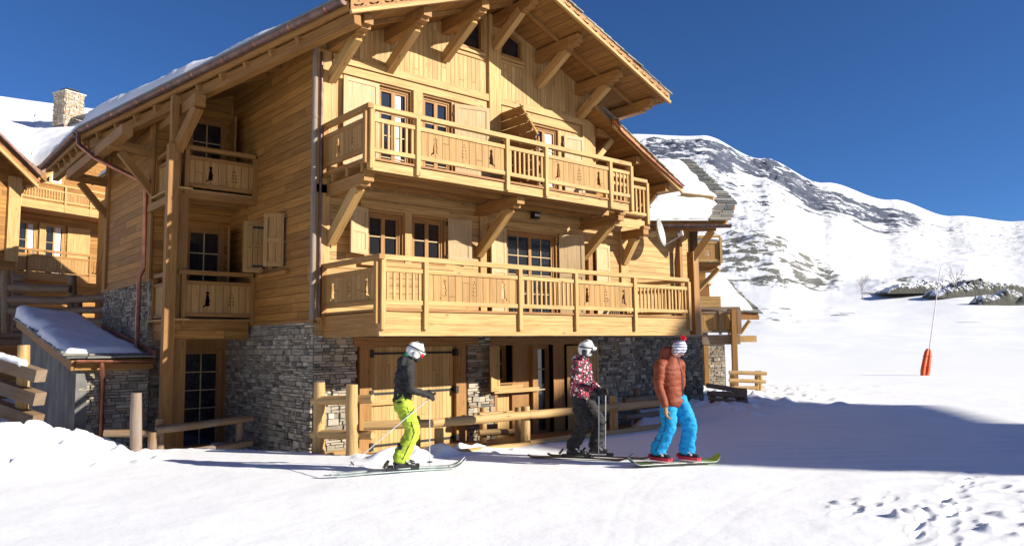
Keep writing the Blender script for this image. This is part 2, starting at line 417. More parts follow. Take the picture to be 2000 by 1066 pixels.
# cut-outs of the balcony panels: a sitting marmot and a stem of leaves, in metres around 0, 0
MARM = [(-.10,-.20),(-.085,-.155),(-.05,-.135),(-.045,-.06),(-.035,.02),(-.02,.09),(-.032,.115),(-.03,.15),(-.005,.172),(.03,.165),(.048,.14),(.042,.118),(.032,.10),(.045,.05),(.05,0),(.075,-.03),(.055,-.05),(.052,-.10),(.07,-.145),(.035,-.155),(-.02,-.165),(-.06,-.17),(-.08,-.205)]
def leafcut(cx, cz, s=1.):
    out = []
    def leaf(x, z, ang, l, w):
        c, q = cos(ang), sin(ang); out.append([(cx+s*(x+c*p-q*r), cz+s*(z+q*p+c*r)) for p, r in ((0, 0), (l*.5, -w), (l, 0), (l*.5, w))])
    for k, z in enumerate((-.15, -.07, .01, .09)):
        l = .085-.012*k
        leaf(.012, z, radians(35), l, .017); leaf(-.012, z, radians(145), l, .017)
    leaf(0, .13, radians(90), .05, .015)
    return out
def marm(cx, cz, s=1., flip=False): return [(cx+s*(-x if flip else x), cz+s*z) for x, z in (MARM if not flip else list(reversed(MARM)))]
def railing(bal, fr, posts, kinds, zt, z_mid, z_bot, z_post, wt=.10, mt='beam', balu=.125, postw=.085, top_r=None, ends=(0, 0), cuts=3):
    'posts: list of a; kinds per bay: picket / panel. zt: top of the handrail'
    rail = MB(); fr.box(rail, posts[0]-ends[0], posts[-1]+ends[1], -.05, .055, zt-.085, zt, 0); rail.build('handrail', W[mt], bal)
    for a in posts:
        p = MB(); fr.box(p, a-postw/2, a+postw/2, -.035, .065, z_post, zt-.087, 2); p.build('post', W[mt], bal)
    for i, k in enumerate(kinds):
        a0, a1 = posts[i]+postw/2, posts[i+1]-postw/2
        for (z0, z1) in ((z_mid-.075, z_mid), (z_bot-.075, z_bot)):
            r = MB(); fr.box(r, a0, a1, -.025, .035, z0, z1, 0); r.build('rail', W[mt], bal)
        if k == 'picket':
            n = max(2, round((a1-a0)/balu)); 
            for j in range(n):
                a = a0+(a1-a0)*(j+.5)/n; b = MB(); fr.box(b, a-.021, a+.021, -.014, .018, z_bot-.002, z_mid-.073, 2); b.build('baluster', W[mt], bal)
        else:
            w, h = a1-a0, z_mid-.075-z_bot; zc = z_bot+h/2; s = min(1, h/.46)*.92
            if cuts == 3: hs = [marm(a0+w*.17, zc, s)]+leafcut(a0+w*.5, zc, s*.95)+[marm(a0+w*.83, zc, s, True)]
            elif cuts == 2: hs = [marm(a0+w*.33, zc, s)]+leafcut(a0+w*.7, zc, s*.95)
            elif cuts == 1: hs = leafcut(a0+w*.5, zc, s*.95)
            else: hs = []
            p = MB(); p.prism([(a0+.001, z_bot+.001), (a1-.001, z_bot+.001), (a1-.001, z_mid-.076), (a0+.001, z_mid-.076)], hs, lambda a, b, c: fr.P(a, -.012+b, c), .024, gv=True)
            p.build('carved_panel', W['panel'] if mt == 'beam' else W[mt+'_p'] if mt+'_p' in W else W['panel'], bal)
W['panel'] = wood('panel_boarding', (.40, .235, .08), (.29, .15, .042), plank=.16, knots=.35, vary=.26)
def snow_quad(p00, p10, p11, p01, thick, nu, nv, name, parent, seed=0, rough=.35, edge=.25, loc=None, mt=None, up=V((0, 0, 1)), lump=1.6, round_edges=(1, 1, 1, 1)):
    'a layer of snow lying on the quad, rounded towards the flagged edges (u0, u1, v0, v1)'
    p00, p10, p11, p01 = map(V, (p00, p10, p11, p01))
    Lu = ((p10-p00).length+(p11-p01).length)/2; Lv = ((p01-p00).length+(p11-p10).length)/2
    mb = MB(); vs = []; th = thick if callable(thick) else (lambda s, t: thick)
    for j in range(nv+1):
        for i in range(nu+1):
            s, t = i/nu, j/nv; wob = noise.noise(V((s*Lu*1.1, t*Lv*1.1, seed*3.7+9)))*.16
            P = p00.lerp(p10, s).lerp(p01.lerp(p11, s), t)
            e = 1.
            for fl, d in zip(round_edges, (s*Lu, (1-s)*Lu, t*Lv, (1-t)*Lv)):
                if fl: q = max(0, min(1, (d+ (wob if d > .001 else 0))/edge)); e = min(e, sqrt(max(0, 1-(1-q)**2)))
            n1 = noise.fractal(V((P.x*lump, P.y*lump, P.z*lump+seed)), .8, 2.1, 4)
            vs.append(P+up*(max(.004, th(s, t)*e*(1+rough*n1))))
    fs = [(j*(nu+1)+i, j*(nu+1)+i+1, (j+1)*(nu+1)+i+1, (j+1)*(nu+1)+i) for j in range(nv) for i in range(nu)]
    mb.add(vs, fs, None, None, True)
    def skirt(idx, pts):
        b = [V(q)-up*.01 for q in pts]; n = len(idx)
        mb.add([vs[k] for k in idx]+b, [(k, k+1, n+k+1, n+k) for k in range(n-1)], None, None, True)
    lerp = lambda a, b, n: [a.lerp(b, k/n) for k in range(n+1)]
    skirt([i for i in range(nu+1)], lerp(p00, p10, nu)); skirt([nv*(nu+1)+i for i in range(nu+1)], lerp(p01, p11, nu))
    skirt([j*(nu+1) for j in range(nv+1)], lerp(p00, p01, nv)); skirt([j*(nu+1)+nu for j in range(nv+1)], lerp(p10, p11, nv))
    return mb.build(name, mt or SNOW, parent, loc)
def slates(p00, p10, p11, p01, name, parent, row=.24, wid=.34, th=.022, ragged=.04, lift=.0):
    'p00-p10: the eave, p01-p11: the ridge; overlapping rough stone tiles'
    p00, p10, p11, p01 = map(V, (p00, p10, p11, p01)); mb = MB()
    up = (p10-p00).cross(p01-p00).normalized(); up = up if up.z > 0 else -up
    Lv = ((p01-p00).length+(p11-p10).length)/2; nr = max(1, int(Lv/row))
    for j in range(nr):
        t = j/nr; a, b = p00.lerp(p01, t), p10.lerp(p11, t); t2 = min(1, (j+1.25)/nr); a2, b2 = p00.lerp(p01, t2), p10.lerp(p11, t2)
        L = (b-a).length; x = -U(0, wid*.5)-ragged
        dd = (b-a).normalized(); dv = (p01-p00).normalized()
        while x < L:
            w = U(.7, 1.35)*wid; x0, x1 = x/L, min((x+w), L+U(0, ragged)*1.0)/L; x += w
            if x0 < 0: x0 = -U(0, ragged)/L
            h = th*U(.7, 1.5); dn = U(0, ragged)
            q = [a+(b-a)*(x0+.004)-dv*dn, a+(b-a)*(x1-.004)-dv*(dn+U(-.01, .01)), a2+(b2-a2)*(x0+.004), a2+(b2-a2)*(x1-.004)]
            lo = up*(lift+th*1.1); hi = up*(lift-.001)
            c = [q[0]+lo, q[1]+lo, q[2]+hi, q[3]+hi]; mb.hexa(c+[c[0]+up*h, c[1]+up*h, c[2]+up*h, c[3]+up*h], 0, col=min(1, max(0, rnd.gauss(.5, .25))))
    return mb.build(name, SLATE, parent)
# ================================================================== the big chalet
CH = thing('chalet', (10.4, 15, 0), 'large honey coloured timber chalet on a stone base with two long front balconies', 'chalet')
FR = Frame((0, 13, 0), (1, 0, 0), (0, -1, 0))
LW = Frame((6.42, 0, 0), (0, 1, 0), (-1, 0, 0))      # left wall of the main block, a = world Y
SW = Frame((4.75, 0, 0), (0, 1, 0), (-1, 0, 0))      # left wall of the rear block
RW = Frame((0, 17.25, 0), (1, 0, 0), (0, -1, 0))     # back of the recess
RX, RZ, SLO, SRO = 10.8, 9.43, .40, .382
def zs(x): return RZ-(RX-x)*SLO if x < RX else RZ-(x-RX)*SRO
def F(px, py): p = at(px, py, 'Y', 13); return p.x, p.z
def part(mb, name, m, parent=None): return mb.build(name, W[m] if isinstance(m, str) else m, parent or CH)

# ---- openings of the front (x0, x1, z0, z1)
up_holes = [(7.76, 8.56, 5.08, 7.1), (8.84, 9.62, 5.08, 7.1), (11.98, 12.86, 5.08, 7.05)]
lo_holes = [(7.50, 8.36, 3.52, 4.47), (8.56, 9.42, 3.52, 4.47), (11.12, 12.72, 2.44, 4.42)]
# the stone storey and its openings
g_gar = (7.30, 9.98, -.6, 1.97); g_win = (10.72, 13.6, -.6, 1.86)
mb = MB(); boarded(mb, FR, (6.42, 15.3, 2.0, 4.9), lo_holes, depth=.1); part(mb, 'wall', 'horiz')
mb = MB(); boarded(mb, FR, (6.42, 14.12, 4.9, 7.42), up_holes, vert=True, depth=.1); part(mb, 'wall', 'vert')
tri1 = [(9.70, 8.42), (10.42, 8.42), (10.42, 9.16), (9.70, 8.87)]
tri2 = [(10.98, 8.50), (11.62, 8.50), (11.62, 8.93), (10.98, 9.20)]
mb = MB(); mb.prism([(6.42, 7.42), (14.12, 7.42), (14.12, zs(14.12)+.02), (RX, RZ+.02), (6.42, zs(6.42)+.02)], [tri1, tri2], lambda a, b, c: FR.P(a, .02-b, c), .1, gv=True); part(mb, 'gable_wall', 'vert')
for k, t in enumerate((tri1, tri2)):
    mb = MB(); n = len(t)
    for i in range(n):
        a, b = t[i], t[(i+1) % n]; mb.beam(FR.P(a[0], .0, a[1]), FR.P(b[0], .0, b[1]), .06, .13 if i else .13, up=V((0, -1, 0)))
    w = part(mb, 'gable_window', 'fresh'); p = MB(); p.prism(t, [], lambda a, b, c: FR.P(a, -.03-b, c), .01); p.build('pane', GLASS, w)
    s = MB(); FR.box(s, t[0][0]-.1, t[1][0]+.08, 0, .09, t[0][1]-.10, t[0][1]-.045, 0); FR.box(s, t[0][0]-.1, t[1][0]+.08, 0, .05, t[0][1]-.19, t[0][1]-.12, 0); s.build('sill', W['beam'], w)
# dark interior so that nothing shows through
mb = MB(); mb.box((6.6, 13.35, -.4), (13.9, 17.0, 7.2)); part(mb, 'interior', ROOM)
mb = MB(); mb.prism([(6.7, 7.2), (13.9, 7.2), (13.9, zs(13.9)-.1), (RX, RZ-.1), (6.7, zs(6.7)-.1)], [], lambda a, b, c: V((a, 13.35+b, c)), 3); part(mb, 'interior', ROOM)

# ---- belts and posts of the front
for (a0, a1, b0, b1, c0, c1, g) in ((6.72, 13.75, .02, .085, 7.30, 7.46, 0), (6.9, 10.55, .0, .05, 7.12, 7.28, 0), (11.0, 13.5, 0, .05, 7.08, 7.28, 0), (6.42, 15.3, 0, .05, 4.70, 4.86, 0)):
    mb = MB(); FR.box(mb, a0, a1, b0, b1, c0, c1, g); part(mb, 'belt_beam', 'beam')
for (a0, a1, b1, c0, c1) in ((6.42, 6.70, .05, 2.3, 7.5), (10.6, 10.94, .10, 5.05, 9.36), (13.66, 14.12, .07, 4.9, 7.48), (8.58, 8.80, .06, 5.08, 7.12), (10.34, 10.52, .05, 2.42, 4.7), (15.02, 15.3, .06, 2.42, 4.7), (8.38, 8.54, .05, 3.4, 4.6)):
    mb = MB(); FR.box(mb, a0, a1, .0, b1, c0, c1, 2); part(mb, 'wall_post', 'beam')
mb = MB(); FR.box(mb, 7.35, 9.6, .0, .06, 4.50, 4.66, 0); part(mb, 'belt_beam', 'beam')
mb = MB(); FR.box(mb, 7.35, 9.6, .0, .10, 3.38, 3.47, 0); part(mb, 'window_sill', 'beam')
mb = MB(); FR.box(mb, 11.0, 12.9, .0, .06, 4.46, 4.60, 0); part(mb, 'belt_beam', 'beam')

# ---- windows and shutters of the front
window(CH, FR, 7.78, 8.54, 5.08, 7.08, cols=1, rows=4, leaves=2, curtain=(8.2, 8.36), fw=.05)
window(CH, FR, 8.86, 9.60, 5.08, 7.08, cols=1, rows=4, leaves=2, fw=.05)
window(CH, FR, 12.0, 12.84, 5.08, 7.03, cols=1, rows=4, leaves=2, curtain=(12.5, 12.72), fw=.05)
window(CH, FR, 7.52, 8.34, 3.52, 4.45, cols=1, rows=2, leaves=2)
window(CH, FR, 8.58, 9.40, 3.52, 4.45, cols=1, rows=2, leaves=2)
window(CH, FR, 11.14, 12.70, 2.44, 4.40, cols=2, rows=4, leaves=2, name='balcony_door')
shutter(CH, FR, 6.93, 7.74, 5.1, 7.06, 1, 2, 3, b=.03)
shutter(CH, FR, 9.66, 10.50, 5.1, 7.06, 0, 14, 2, b=.0)
shutter(CH, FR, 13.0, 13.62, 5.1, 6.95, 0, 8, 3, b=.02)
shutter(CH, FR, 11.45, 11.93, 5.1, 6.95, 1, 30, 3, b=.0)
shutter(CH, FR, 6.98, 7.50, 3.58, 4.50, 1, 22, 2, b=.02)
shutter(CH, FR, 9.46, 10.02, 3.58, 4.50, 0, 12, 2, b=.01)
shutter(CH, FR, 10.56, 11.08, 2.46, 4.44, 1, 10, 2, b=.01)
shutter(CH, FR, 12.78, 13.42, 2.46, 4.44, 0, 28, 2, b=.01)
shutter(CH, FR, 13.9, 14.56, 2.46, 4.30, 1, 12, 3, b=.02)
mb = MB(); FR.box(mb, 13.72, 13.88, .0, .12, 2.42, 4.3, 2); part(mb, 'wall_post', 'warm')

# ---- slatted divider on the upper balcony
dv = MB()
for y in (12.96, 12.35, 11.74): dv.beam((10.99, y, 5.1), (10.99, y, 7.0 if y > 12 else 6.28), .04, .07, up=V((0, 1, 0)))
dvo = part(dv, 'balcony_divider', 'brown')
for k in range(9):
    z = 5.16+k*.215; y1 = 11.72 if z < 6.2 else 11.72+(z-6.2)*.62; q = MB(); q.beam((10.94, 12.99, z+.1), (10.94, y1, z+.1), .03, .195); q.build('slat', W['brown'], dvo)
q = MB(); q.beam((10.94, 11.69, 6.32), (10.94, 12.24, 7.13), .05, .03); q.build('edge_strip', W['beam'], dvo)

# ---- stone storey
stones(FR, (6.42, 15.5, -.55, 2.02), [g_gar, g_win], 'stone_wall', CH)
mb = MB(); boarded(mb, FR, (6.42, 15.5, -.55, 2.02), [g_gar, g_win], depth=.05); part(mb, 'stone_core', MORTAR)
mb = MB(); FR.box(mb, 7.22, 10.22, -.05, .09, 1.80, 1.975, 0); part(mb, 'lintel', 'warm')
mb = MB(); FR.box(mb, 7.36, 7.62, -.12, .05, -.55, 1.80, 2); part(mb, 'door_post', 'fresh')
mb = MB(); FR.box(mb, 9.66, 9.92, -.12, .05, -.55, 1.80, 2); part(mb, 'door_post', 'fresh')
g = MB()
for (x0, x1) in ((7.62, 8.635), (8.645, 9.66)): FR.box(g, x0+.004, x1-.004, -.12, -.055, -.5, 1.79, 2)
gd = part(g, 'garage_door', 'garage')
mb = MB(); FR.box(mb, 7.63, 8.63, -.054, .01, .66, .76, 0); mb.build('ledge', W['beam'], gd)
for z in (1.66, .76+.12, -.12):
    for (x0, x1) in ((7.58, 8.5), (8.78, 9.70)):
        mb = MB(); FR.box(mb, x0, x1, -.053, -.035, z-.022, z+.022); e = x0 if x0 < 8 else x1-.07; FR.box(mb, e, e+.07, -.053, .075, z-.075, z+.075); mb.build('strap_hinge', IRON, gd)
# entrance with side window
mb = MB(); FR.box(mb, 10.6, 13.75, -.06, .07, 1.80, 1.975, 0); part(mb, 'lintel', 'warm')
for (a0, a1, b0, b1, m_) in ((10.72, 10.80, -.3, .03, 'warm'), (11.30, 11.86, -.32, -.05, 'warm'), (11.86, 12.02, -.2, .04, 'fresh'), (12.56, 12.95, -.32, -.02, 'warm'), (13.42, 13.6, -.2, .04, 'warm')):
    mb = MB(); FR.box(mb, a0, a1, b0, b1, -.55, 1.80, 2); part(mb, 'door_post', m_)
mb = MB(); FR.box(mb, 10.80, 11.86, -.26, -.12, -.55, .74, 2); part(mb, 'apron_panel', 'garage')
mb = MB(); FR.box(mb, 10.66, 12.0, -.2, .10, .74, .83, 0); FR.box(mb, 10.8, 11.6, -.25, -.02, .83, .90, 0); FR.box(mb, 10.82, 11.3, -.28, -.12, .90, .96, 0); part(mb, 'window_sill', 'beam')
window(CH, FR, 10.82, 11.30, .96, 1.79, cols=1, rows=2, depth=.3, fm='warm')
window(CH, FR, 12.03, 12.56, -.3, 1.79, cols=1, rows=4, depth=.2, fm='warm', name='entrance_door')
shutter(CH, FR, 10.38, 10.80, .80, 1.78, 1, 24, 1, b=.05, mt='beam')
shutter(CH, FR, 12.98, 13.44, -.3, 1.76, 0, 30, 2, b=.0, mt='beam')
shutter(CH, FR, 13.52, 14.0, .55, 1.78, 1, 6, 1, b=.06, mt='beam')
mb = MB(); FR.box(mb, 10.8, 13.5, -.6, -.35, -.5, 1.85); part(mb, 'interior', ROOM)

# ---- left wall of the main block
mb = MB(); mb.prism([(13.0, 2.3), (17.25, 2.3), (17.25, zs(6.42)), (13.0, zs(6.42))], [[(14.25, 3.32), (15.25, 3.32), (15.25, 4.55), (14.25, 4.55)]], lambda a, b, c: LW.P(a, .0-b, c), .1); part(mb, 'wall', 'siding')
mb = MB(); LW.box(mb, 13, 17.25, -.04, .03, 2.26, 2.32, 0); part(mb, 'ledge', 'warm')
stones(LW, (13.0, 17.25, -.8, 2.27), [], 'stone_wall', CH, tmin=-.05, tmax=.8)
mb = MB(); boarded(mb, LW, (12.99, 17.25, -.8, 2.27), [], depth=.05); part(mb, 'stone_core', MORTAR)
lw = window(CH, LW, 14.27, 15.23, 3.34, 4.53, cols=1, rows=2, leaves=2)
shutter(CH, LW, 14.25, 14.64, 3.40, 4.46, 0, 55, 2, b=.03, mt='panel'); shutter(CH, LW, 14.84, 15.25, 3.36, 4.42, 1, 100, 2, b=.03, mt='panel')
mb = MB(); LW.box(mb, 14.05, 15.4, 0, .1, 3.24, 3.31, 0); part(mb, 'window_sill', 'siding')
# ---- recess: back wall with a door on every floor
rh = [(5.42, 6.28, 5.08, 7.0), (5.42, 6.28, 2.44, 4.5), (5.40, 6.34, -.42, 1.80)]
mb = MB(); boarded(mb, RW, (4.75, 6.42, 2.0, 7.02), rh, top=lambda a: zs(a), depth=.1); part(mb, 'wall', 'siding')
mb = MB(); boarded(mb, RW, (4.75, 6.42, -.8, 2.0), rh, vert=True, depth=.1); part(mb, 'wall', 'warm')
window(CH, RW, 5.44, 6.26, 5.1, 6.98, cols=2, rows=4, fm='warm', depth=.06, name='balcony_door')
window(CH, RW, 5.44, 6.26, 2.46, 4.48, cols=2, rows=4, fm='warm', depth=.06, name='balcony_door')
window(CH, RW, 5.43, 6.30, -.40, 1.78, cols=2, rows=5, fm='warm', depth=.1, name='glazed_door')
shutter(CH, RW, 6.26, 6.40, 5.1, 6.98, 1, 88, 2, mt='siding', strap=False)
shutter(CH, LW, 16.55, 17.2, 5.1, 6.98, 1, 12, 2, mt='siding', b=.02); shutter(CH, LW, 16.5, 17.2, 2.46, 4.48, 1, 20, 2, mt='siding', b=.02)
mb = MB(); mb.box((4.9, 17.6, -.6), (6.38, 19.5, 6.7)); part(mb, 'interior', ROOM)
# ---- side wall of the rear block
mb = MB(); boarded(mb, SW, (17.25, 21.3, 3.28, 6.95), [], depth=.1, top=lambda a: 6.99); part(mb, 'wall', 'siding')
mb = MB(); SW.box(mb, 17.2, 21.35, -.02, .07, 3.24, 3.30, 0); part(mb, 'ledge', 'warm')
stones(SW, (17.25, 21.3, -.8, 3.25), [], 'stone_wall', CH, tmin=0, tmax=.8)
mb = MB(); boarded(mb, SW, (17.25, 21.3, -.8, 3.25), [], depth=.05); part(mb, 'stone_core', MORTAR)
stones(Frame((4.75, 17.25, 0), (1, 0, 0), (0, -1, 0)), (-.05, .42, -.8, 2.0), [], 'stone_pier', CH, tmin=0, tmax=.8)
stones(Frame((4.75, 17.25, 0), (1, 0, 0), (0, -1, 0)), (-.05, .12, 2.0, 3.2), [], 'stone_pier', CH, tmin=0, tmax=.8)
mb = MB(); SW.box(mb, 17.22, 17.5, 0, .06, 3.3, 6.95, 2); part(mb, 'wall_post', 'siding')
mb = MB(); SW.box(mb, 21.05, 21.32, 0, .06, 3.3, 6.95, 2); part(mb, 'wall_post', 'siding')
mb = MB(); mb.box((4.76, 21.2, -.8), (10, 21.3, 6.9)); part(mb, 'wall', 'siding')

# ---- balconies in the recess
def small_balcony(zd, zt, closed):
    b = MB(); b.box((4.82, 15.8, zd-.05), (6.42, 17.25, zd)); bal = part(b, 'balcony', 'deck')
    f1 = Frame((0, 15.8, 0), (1, 0, 0), (0, -1, 0)); f2 = Frame((4.82, 17.25, 0), (0, -1, 0), (-1, 0, 0))
    railing(bal, f1, [4.95, 6.37], ['panel'], zt, zt-.21, zd+.12, zd-.12, mt='brown', cuts=2, ends=(.1, 0))
    railing(bal, f2, [.06, 1.40], ['panel'], zt, zt-.21, zd+.12, zd-.02, mt='brown', cuts=1)
    m_ = MB()
    if closed:
        f1.box(m_, 4.80, 6.30, -.05, .02, zd-.42, zd-.03, 0); f2.box(m_, 0, 1.40, -.05, .02, zd-.42, zd-.03, 0); m_.build('fascia', W['siding'], bal)
    else:
        for y in (15.85, 16.3, 16.8): m_ = MB(); m_.beam((4.82, y, zd-.12), (6.42, y, zd-.12), .1, .14); m_.build('joist', W['brown'], bal)
        pass; m2 = MB(); m2.beam((4.7, 15.75, zd-.25), (4.7, 17.25, zd-.25), .16, .16); m2.build('beam', W['brown'], bal)
    l = MB(); l.beam((4.74, 15.74, zd-.015), (4.74, 17.25, zd-.015), .12, .03); l.beam((4.7, 15.72, zd-.016), (5.05, 15.72, zd-.016), .1, .032); l.build('ledge', W['beam'], bal)
small_balcony(5.05, 5.95, False); small_balcony(2.40, 3.38, True)
mb = MB(); mb.beam((4.66, 15.72, -.6), (4.66, 15.72, 5.9), .20, .18, up=V((0, 1, 0))); part(mb, 'column', 'brown')
mb = MB(); mb.beam((4.92, 15.9, -.6), (4.92, 15.9, 1.98), .24, .2, up=V((0, 1, 0))); part(mb, 'column', 'brown')
mb = MB(); mb.beam((4.92, 15.9, 2.0), (4.92, 15.9, 5.0), .20, .16, up=V((0, 1, 0))); part(mb, 'column', 'brown')
mb = MB(); mb.beam((5.16, 16.6, -.6), (5.16, 16.6, 1.98), .24, .1, up=V((0, 1, 0))); part(mb, 'column', 'brown')
mb = MB(); mb.beam((4.68, 15.75, 5.6), (4.68, 15.75, 6.9), .14, .14, up=V((0, 1, 0))); part(mb, 'column', 'brown')

# ---- purlins and struts carrying the front overhang
def purlin(x, y1=11.55, zt=None, w=.19, h=.27, y0=13.0, m='fresh'):
    zt = zs(x)-.05 if zt is None else zt; mb = MB()
    mb.beam((x, y0, zt-h/2), (x, y1+.3, zt-h/2), w, h); mb.beam((x, y1+.3, zt-h*.42), (x, y1+.1, zt-h*.42), w, h*.84); mb.beam((x, y1+.1, zt-h*.32), (x, y1, zt-h*.32), w*.96, h*.62)
    return part(mb, 'purlin', m)
def strut(x, zb, zt, y1=12.05, w=.15, h=.22, y0=12.98, m='beam'):
    mb = MB(); d = V((0, y1-y0, zt-zb)).normalized(); mb.beam(V((x, y0+.0, zb))-d*0, V((x, y1, zt))+d*.1, w, h); return part(mb, 'strut', m)
for (x, zb) in ((6.70, 6.95), (7.98, 7.42), (9.41, 8.02), (12.18, 8.02), (13.55, 7.5)):
    purlin(x); strut(x, zb, zs(x)-.36)
purlin(RX, zt=RZ-.08); strut(10.77, 8.6, 9.1, y0=12.9)
purlin(14.75, y0=13.4)
mb = MB(); mb.beam((14.1, 12.9, 7.18), (14.95, 12.9, 7.22), .16, .2); part(mb, 'purlin', 'fresh')
mb = MB(); mb.beam((14.08, 12.9, 6.5), (14.72, 12.9, 7.12), .15, .14); part(mb, 'strut', 'beam')

# ---- main roof
roof = MB(); E0, E1, E2 = (6.18, 11.32), (3.72, 19.2), (3.72, 23.5)
lp = [(RX, 11.32), E0, E1, E2, (RX, 23.5)]
roof.prism(lp, [], lambda a, b, c: V((a, c, zs(a)+b)), .15, gv=True)
XR = 15.07
roof.prism([(RX, 11.32), (XR, 11.32), (XR, 17), (RX, 17)], [], lambda a, b, c: V((a, c, zs(a)+b)), .15, gv=True)
ROOF = part(roof, 'roof', 'soffit')
# unseen rear extension of the house, added to shade the left chalet
mb = MB(); mb.box((6.2, 21.32, -1), (15, 29, 6.9), 0); part(mb, 'wall', 'siding')
mb = MB(); mb.prism([(RX, 17.0), (XR, 17.0), (XR, 29.3), (RX, 29.3)], [], lambda a, b, c: V((a, c, zs(a)+b)), .15, gv=True); mb.prism([(RX, 23.5), (6.0, 23.5), (6.0, 29.3), (RX, 29.3)], [], lambda a, b, c: V((a, c, zs(a)+b)), .15, gv=True); mb.build('added_rear_roof', W['soffit'], CH)
mb = MB(); mb.prism([(6.4, 6.9), (14.9, 6.9), (14.9, zs(14.9)), (RX, RZ), (6.4, zs(6.4))], [], lambda a, b, c: V((a, 28.8+b, c)), .1); part(mb, 'gable_wall', 'siding')
rs_ = [o_ for o_ in COL.objects if o_.name.startswith('added_rear_roof')][0]
snow_quad((XR-.1, 29.2, zs(XR-.1)+.16), (XR-.1, 17.1, zs(XR-.1)+.16), (RX, 17.1, RZ+.16), (RX, 29.2, RZ+.16), .25, 30, 50, 'roof_snow', rs_, 15, rough=.3, edge=.3)
snow_quad((6.1, 23.6, zs(6.1)+.16), (6.1, 29.2, zs(6.1)+.16), (RX, 29.2, RZ+.16), (RX, 23.6, RZ+.16), .25, 30, 50, 'roof_snow', rs_, 16, rough=.3, edge=.3)
for y in (12.2,):
    mb = MB(); mb.beam((6.3, y, zs(6.3)-.04), (RX-.1, y, zs(RX-.1)-.04), .09, .07); mb.beam((RX+.1, y, zs(RX+.1)-.04), (XR, y, zs(XR)-.04), .09, .07); part(mb, 'rafter', 'soffit', ROOF)
def e3(e, dz=0, out=0):
    return V((e[0]-out, e[1], zs(e[0])+dz))
for (p, q) in ((E0, E1), (E1, E2)):
    mb = MB(); mb.beam(e3(p, .12, .015), e3(q, .12, .015), .03, .22); part(mb, 'eave_board', 'fresh', ROOF)
    mb = MB(); mb.beam(e3(p, .265, .03), e3(q, .265, .03), .14, .05); mb.build('slate_edge', SLATE, ROOF)
# rafters of the left overhang, all square to the ridge
mb = MB()
for k in range(16):
    y = 12.6+k*.68; t = min(1, (y-E0[1])/(E1[1]-E0[1])); x0 = E0[0]+(E1[0]-E0[0])*t
    mb = MB(); mb.beam((x0+.03, y, zs(x0)-.06), (6.4 if y < 15.7 else 5.2, y, zs(6.4 if y < 15.7 else 5.2)-.06), .1, .12); part(mb, 'rafter', 'brown', ROOF)
mb = MB(); mb.beam(V((E0[0]+.16, E0[1], zs(E0[0])-.10)), V((E1[0]+.22, E1[1], zs(E1[0])-.10)), .17, .22); part(mb, 'eave_beam', 'brown')
mb = MB(); mb.beam(V((E1[0]+.2, E1[1]+.1, zs(E1[0])-.10)), V((E2[0]+.22, E2[1], zs(E2[0])-.10)), .14, .2); part(mb, 'eave_beam', 'brown')
def logp(pts, r, name='log_purlin'):
    mb = MB(); mb.beam(pts[0], pts[1], r*1.8, r*1.9); return part(mb, name, 'brown')
pA, pB = at(249, 254, 'Y', 16.3), at(391, 196, 'Y', 14.9); logp((pA, (pA.x-.03, 21.4, pA.z-.03)), .115); logp((pB, (pB.x, 17.3, pB.z)), .12)
mb = MB(); mb.beam((4.74, 15.72, 5.8), pB+V((0, .12, -.1)), .17, .19); part(mb, 'strut', 'brown')
for y in (17.35, 21.2):
    mb = MB(); mb.beam((4.75, y, 6.05), (3.85, y, 6.12), .14, .2); part(mb, 'bracket_beam', 'brown'); mb = MB(); mb.beam((4.76, y, 5.15), (4.08, y, 5.98), .14, .15); part(mb, 'strut', 'brown')
# barge boards with the cut pattern
def barge(x0, x1, Y, zf, name='barge_board', parent=None, zlo=-.06, hi=.19):
    n = max(1, round(abs(x1-x0)/.9)); o = None
    for k in range(n):
        a, b = x0+(x1-x0)*k/n, x0+(x1-x0)*(k+1)/n; L = b-a; sl = (zf(b)-zf(a))/L
        P = lambda u, d, c: V((a+u, Y-d, zf(a)+sl*u+c)); hs = []; lo = zlo+.07; sg = 1 if L > 0 else -1; m = 3
        for j in range(m):
            c = L*(j+.5)/m; w = abs(L)/m
            arc = [(c+sg*w*.34*cos(t), lo+.085-.055*sin(t)) for t in [pi*i/6 for i in range(7)]]+[(c+sg*w*.22*cos(t), lo+.088-.02*sin(t)) for t in [pi*(6-i)/6 for i in range(7)]]
            hs.append(arc)
            hs.append([(c+sg*(w*.5-.03), lo+.035), (c+sg*(w*.5-.006), lo+.02), (c+sg*(w*.5-.006), lo+.055)])
            hs.append([(c-sg*.025, lo+.12), (c+sg*.025, lo+.12), (c, lo+.145)])
        mb = MB(); mb.prism([(0, zlo+.055), (L, zlo+.055), (L, hi), (0, hi)], hs, P, .03); mb.build(name, W['fresh'], parent or ROOF)
        mb = MB(); mb.beam(P(0, .03, hi*.5+.03), P(L, .03, hi*.5+.03), .004, .01)
    # backing a hand's breadth behind, and the pale lower trim
    mb = MB(); P0, P1 = V((x0, Y+.06, zf(x0)+.075)), V((x1, Y+.06, zf(x1)+.075)); mb.beam(P0, P1, .02, .20); mb.build('barge_backing', W['warm'], parent or ROOF)
    mb = MB(); mb.beam(V((x0, Y-.035, zf(x0)+zlo+.02)), V((x1, Y-.035, zf(x1)+zlo+.02)), .07, .065); mb.build('barge_trim', W['beam'], parent or ROOF)
barge(E0[0], RX, 11.30, zs); barge(XR, RX, 11.30, zs)
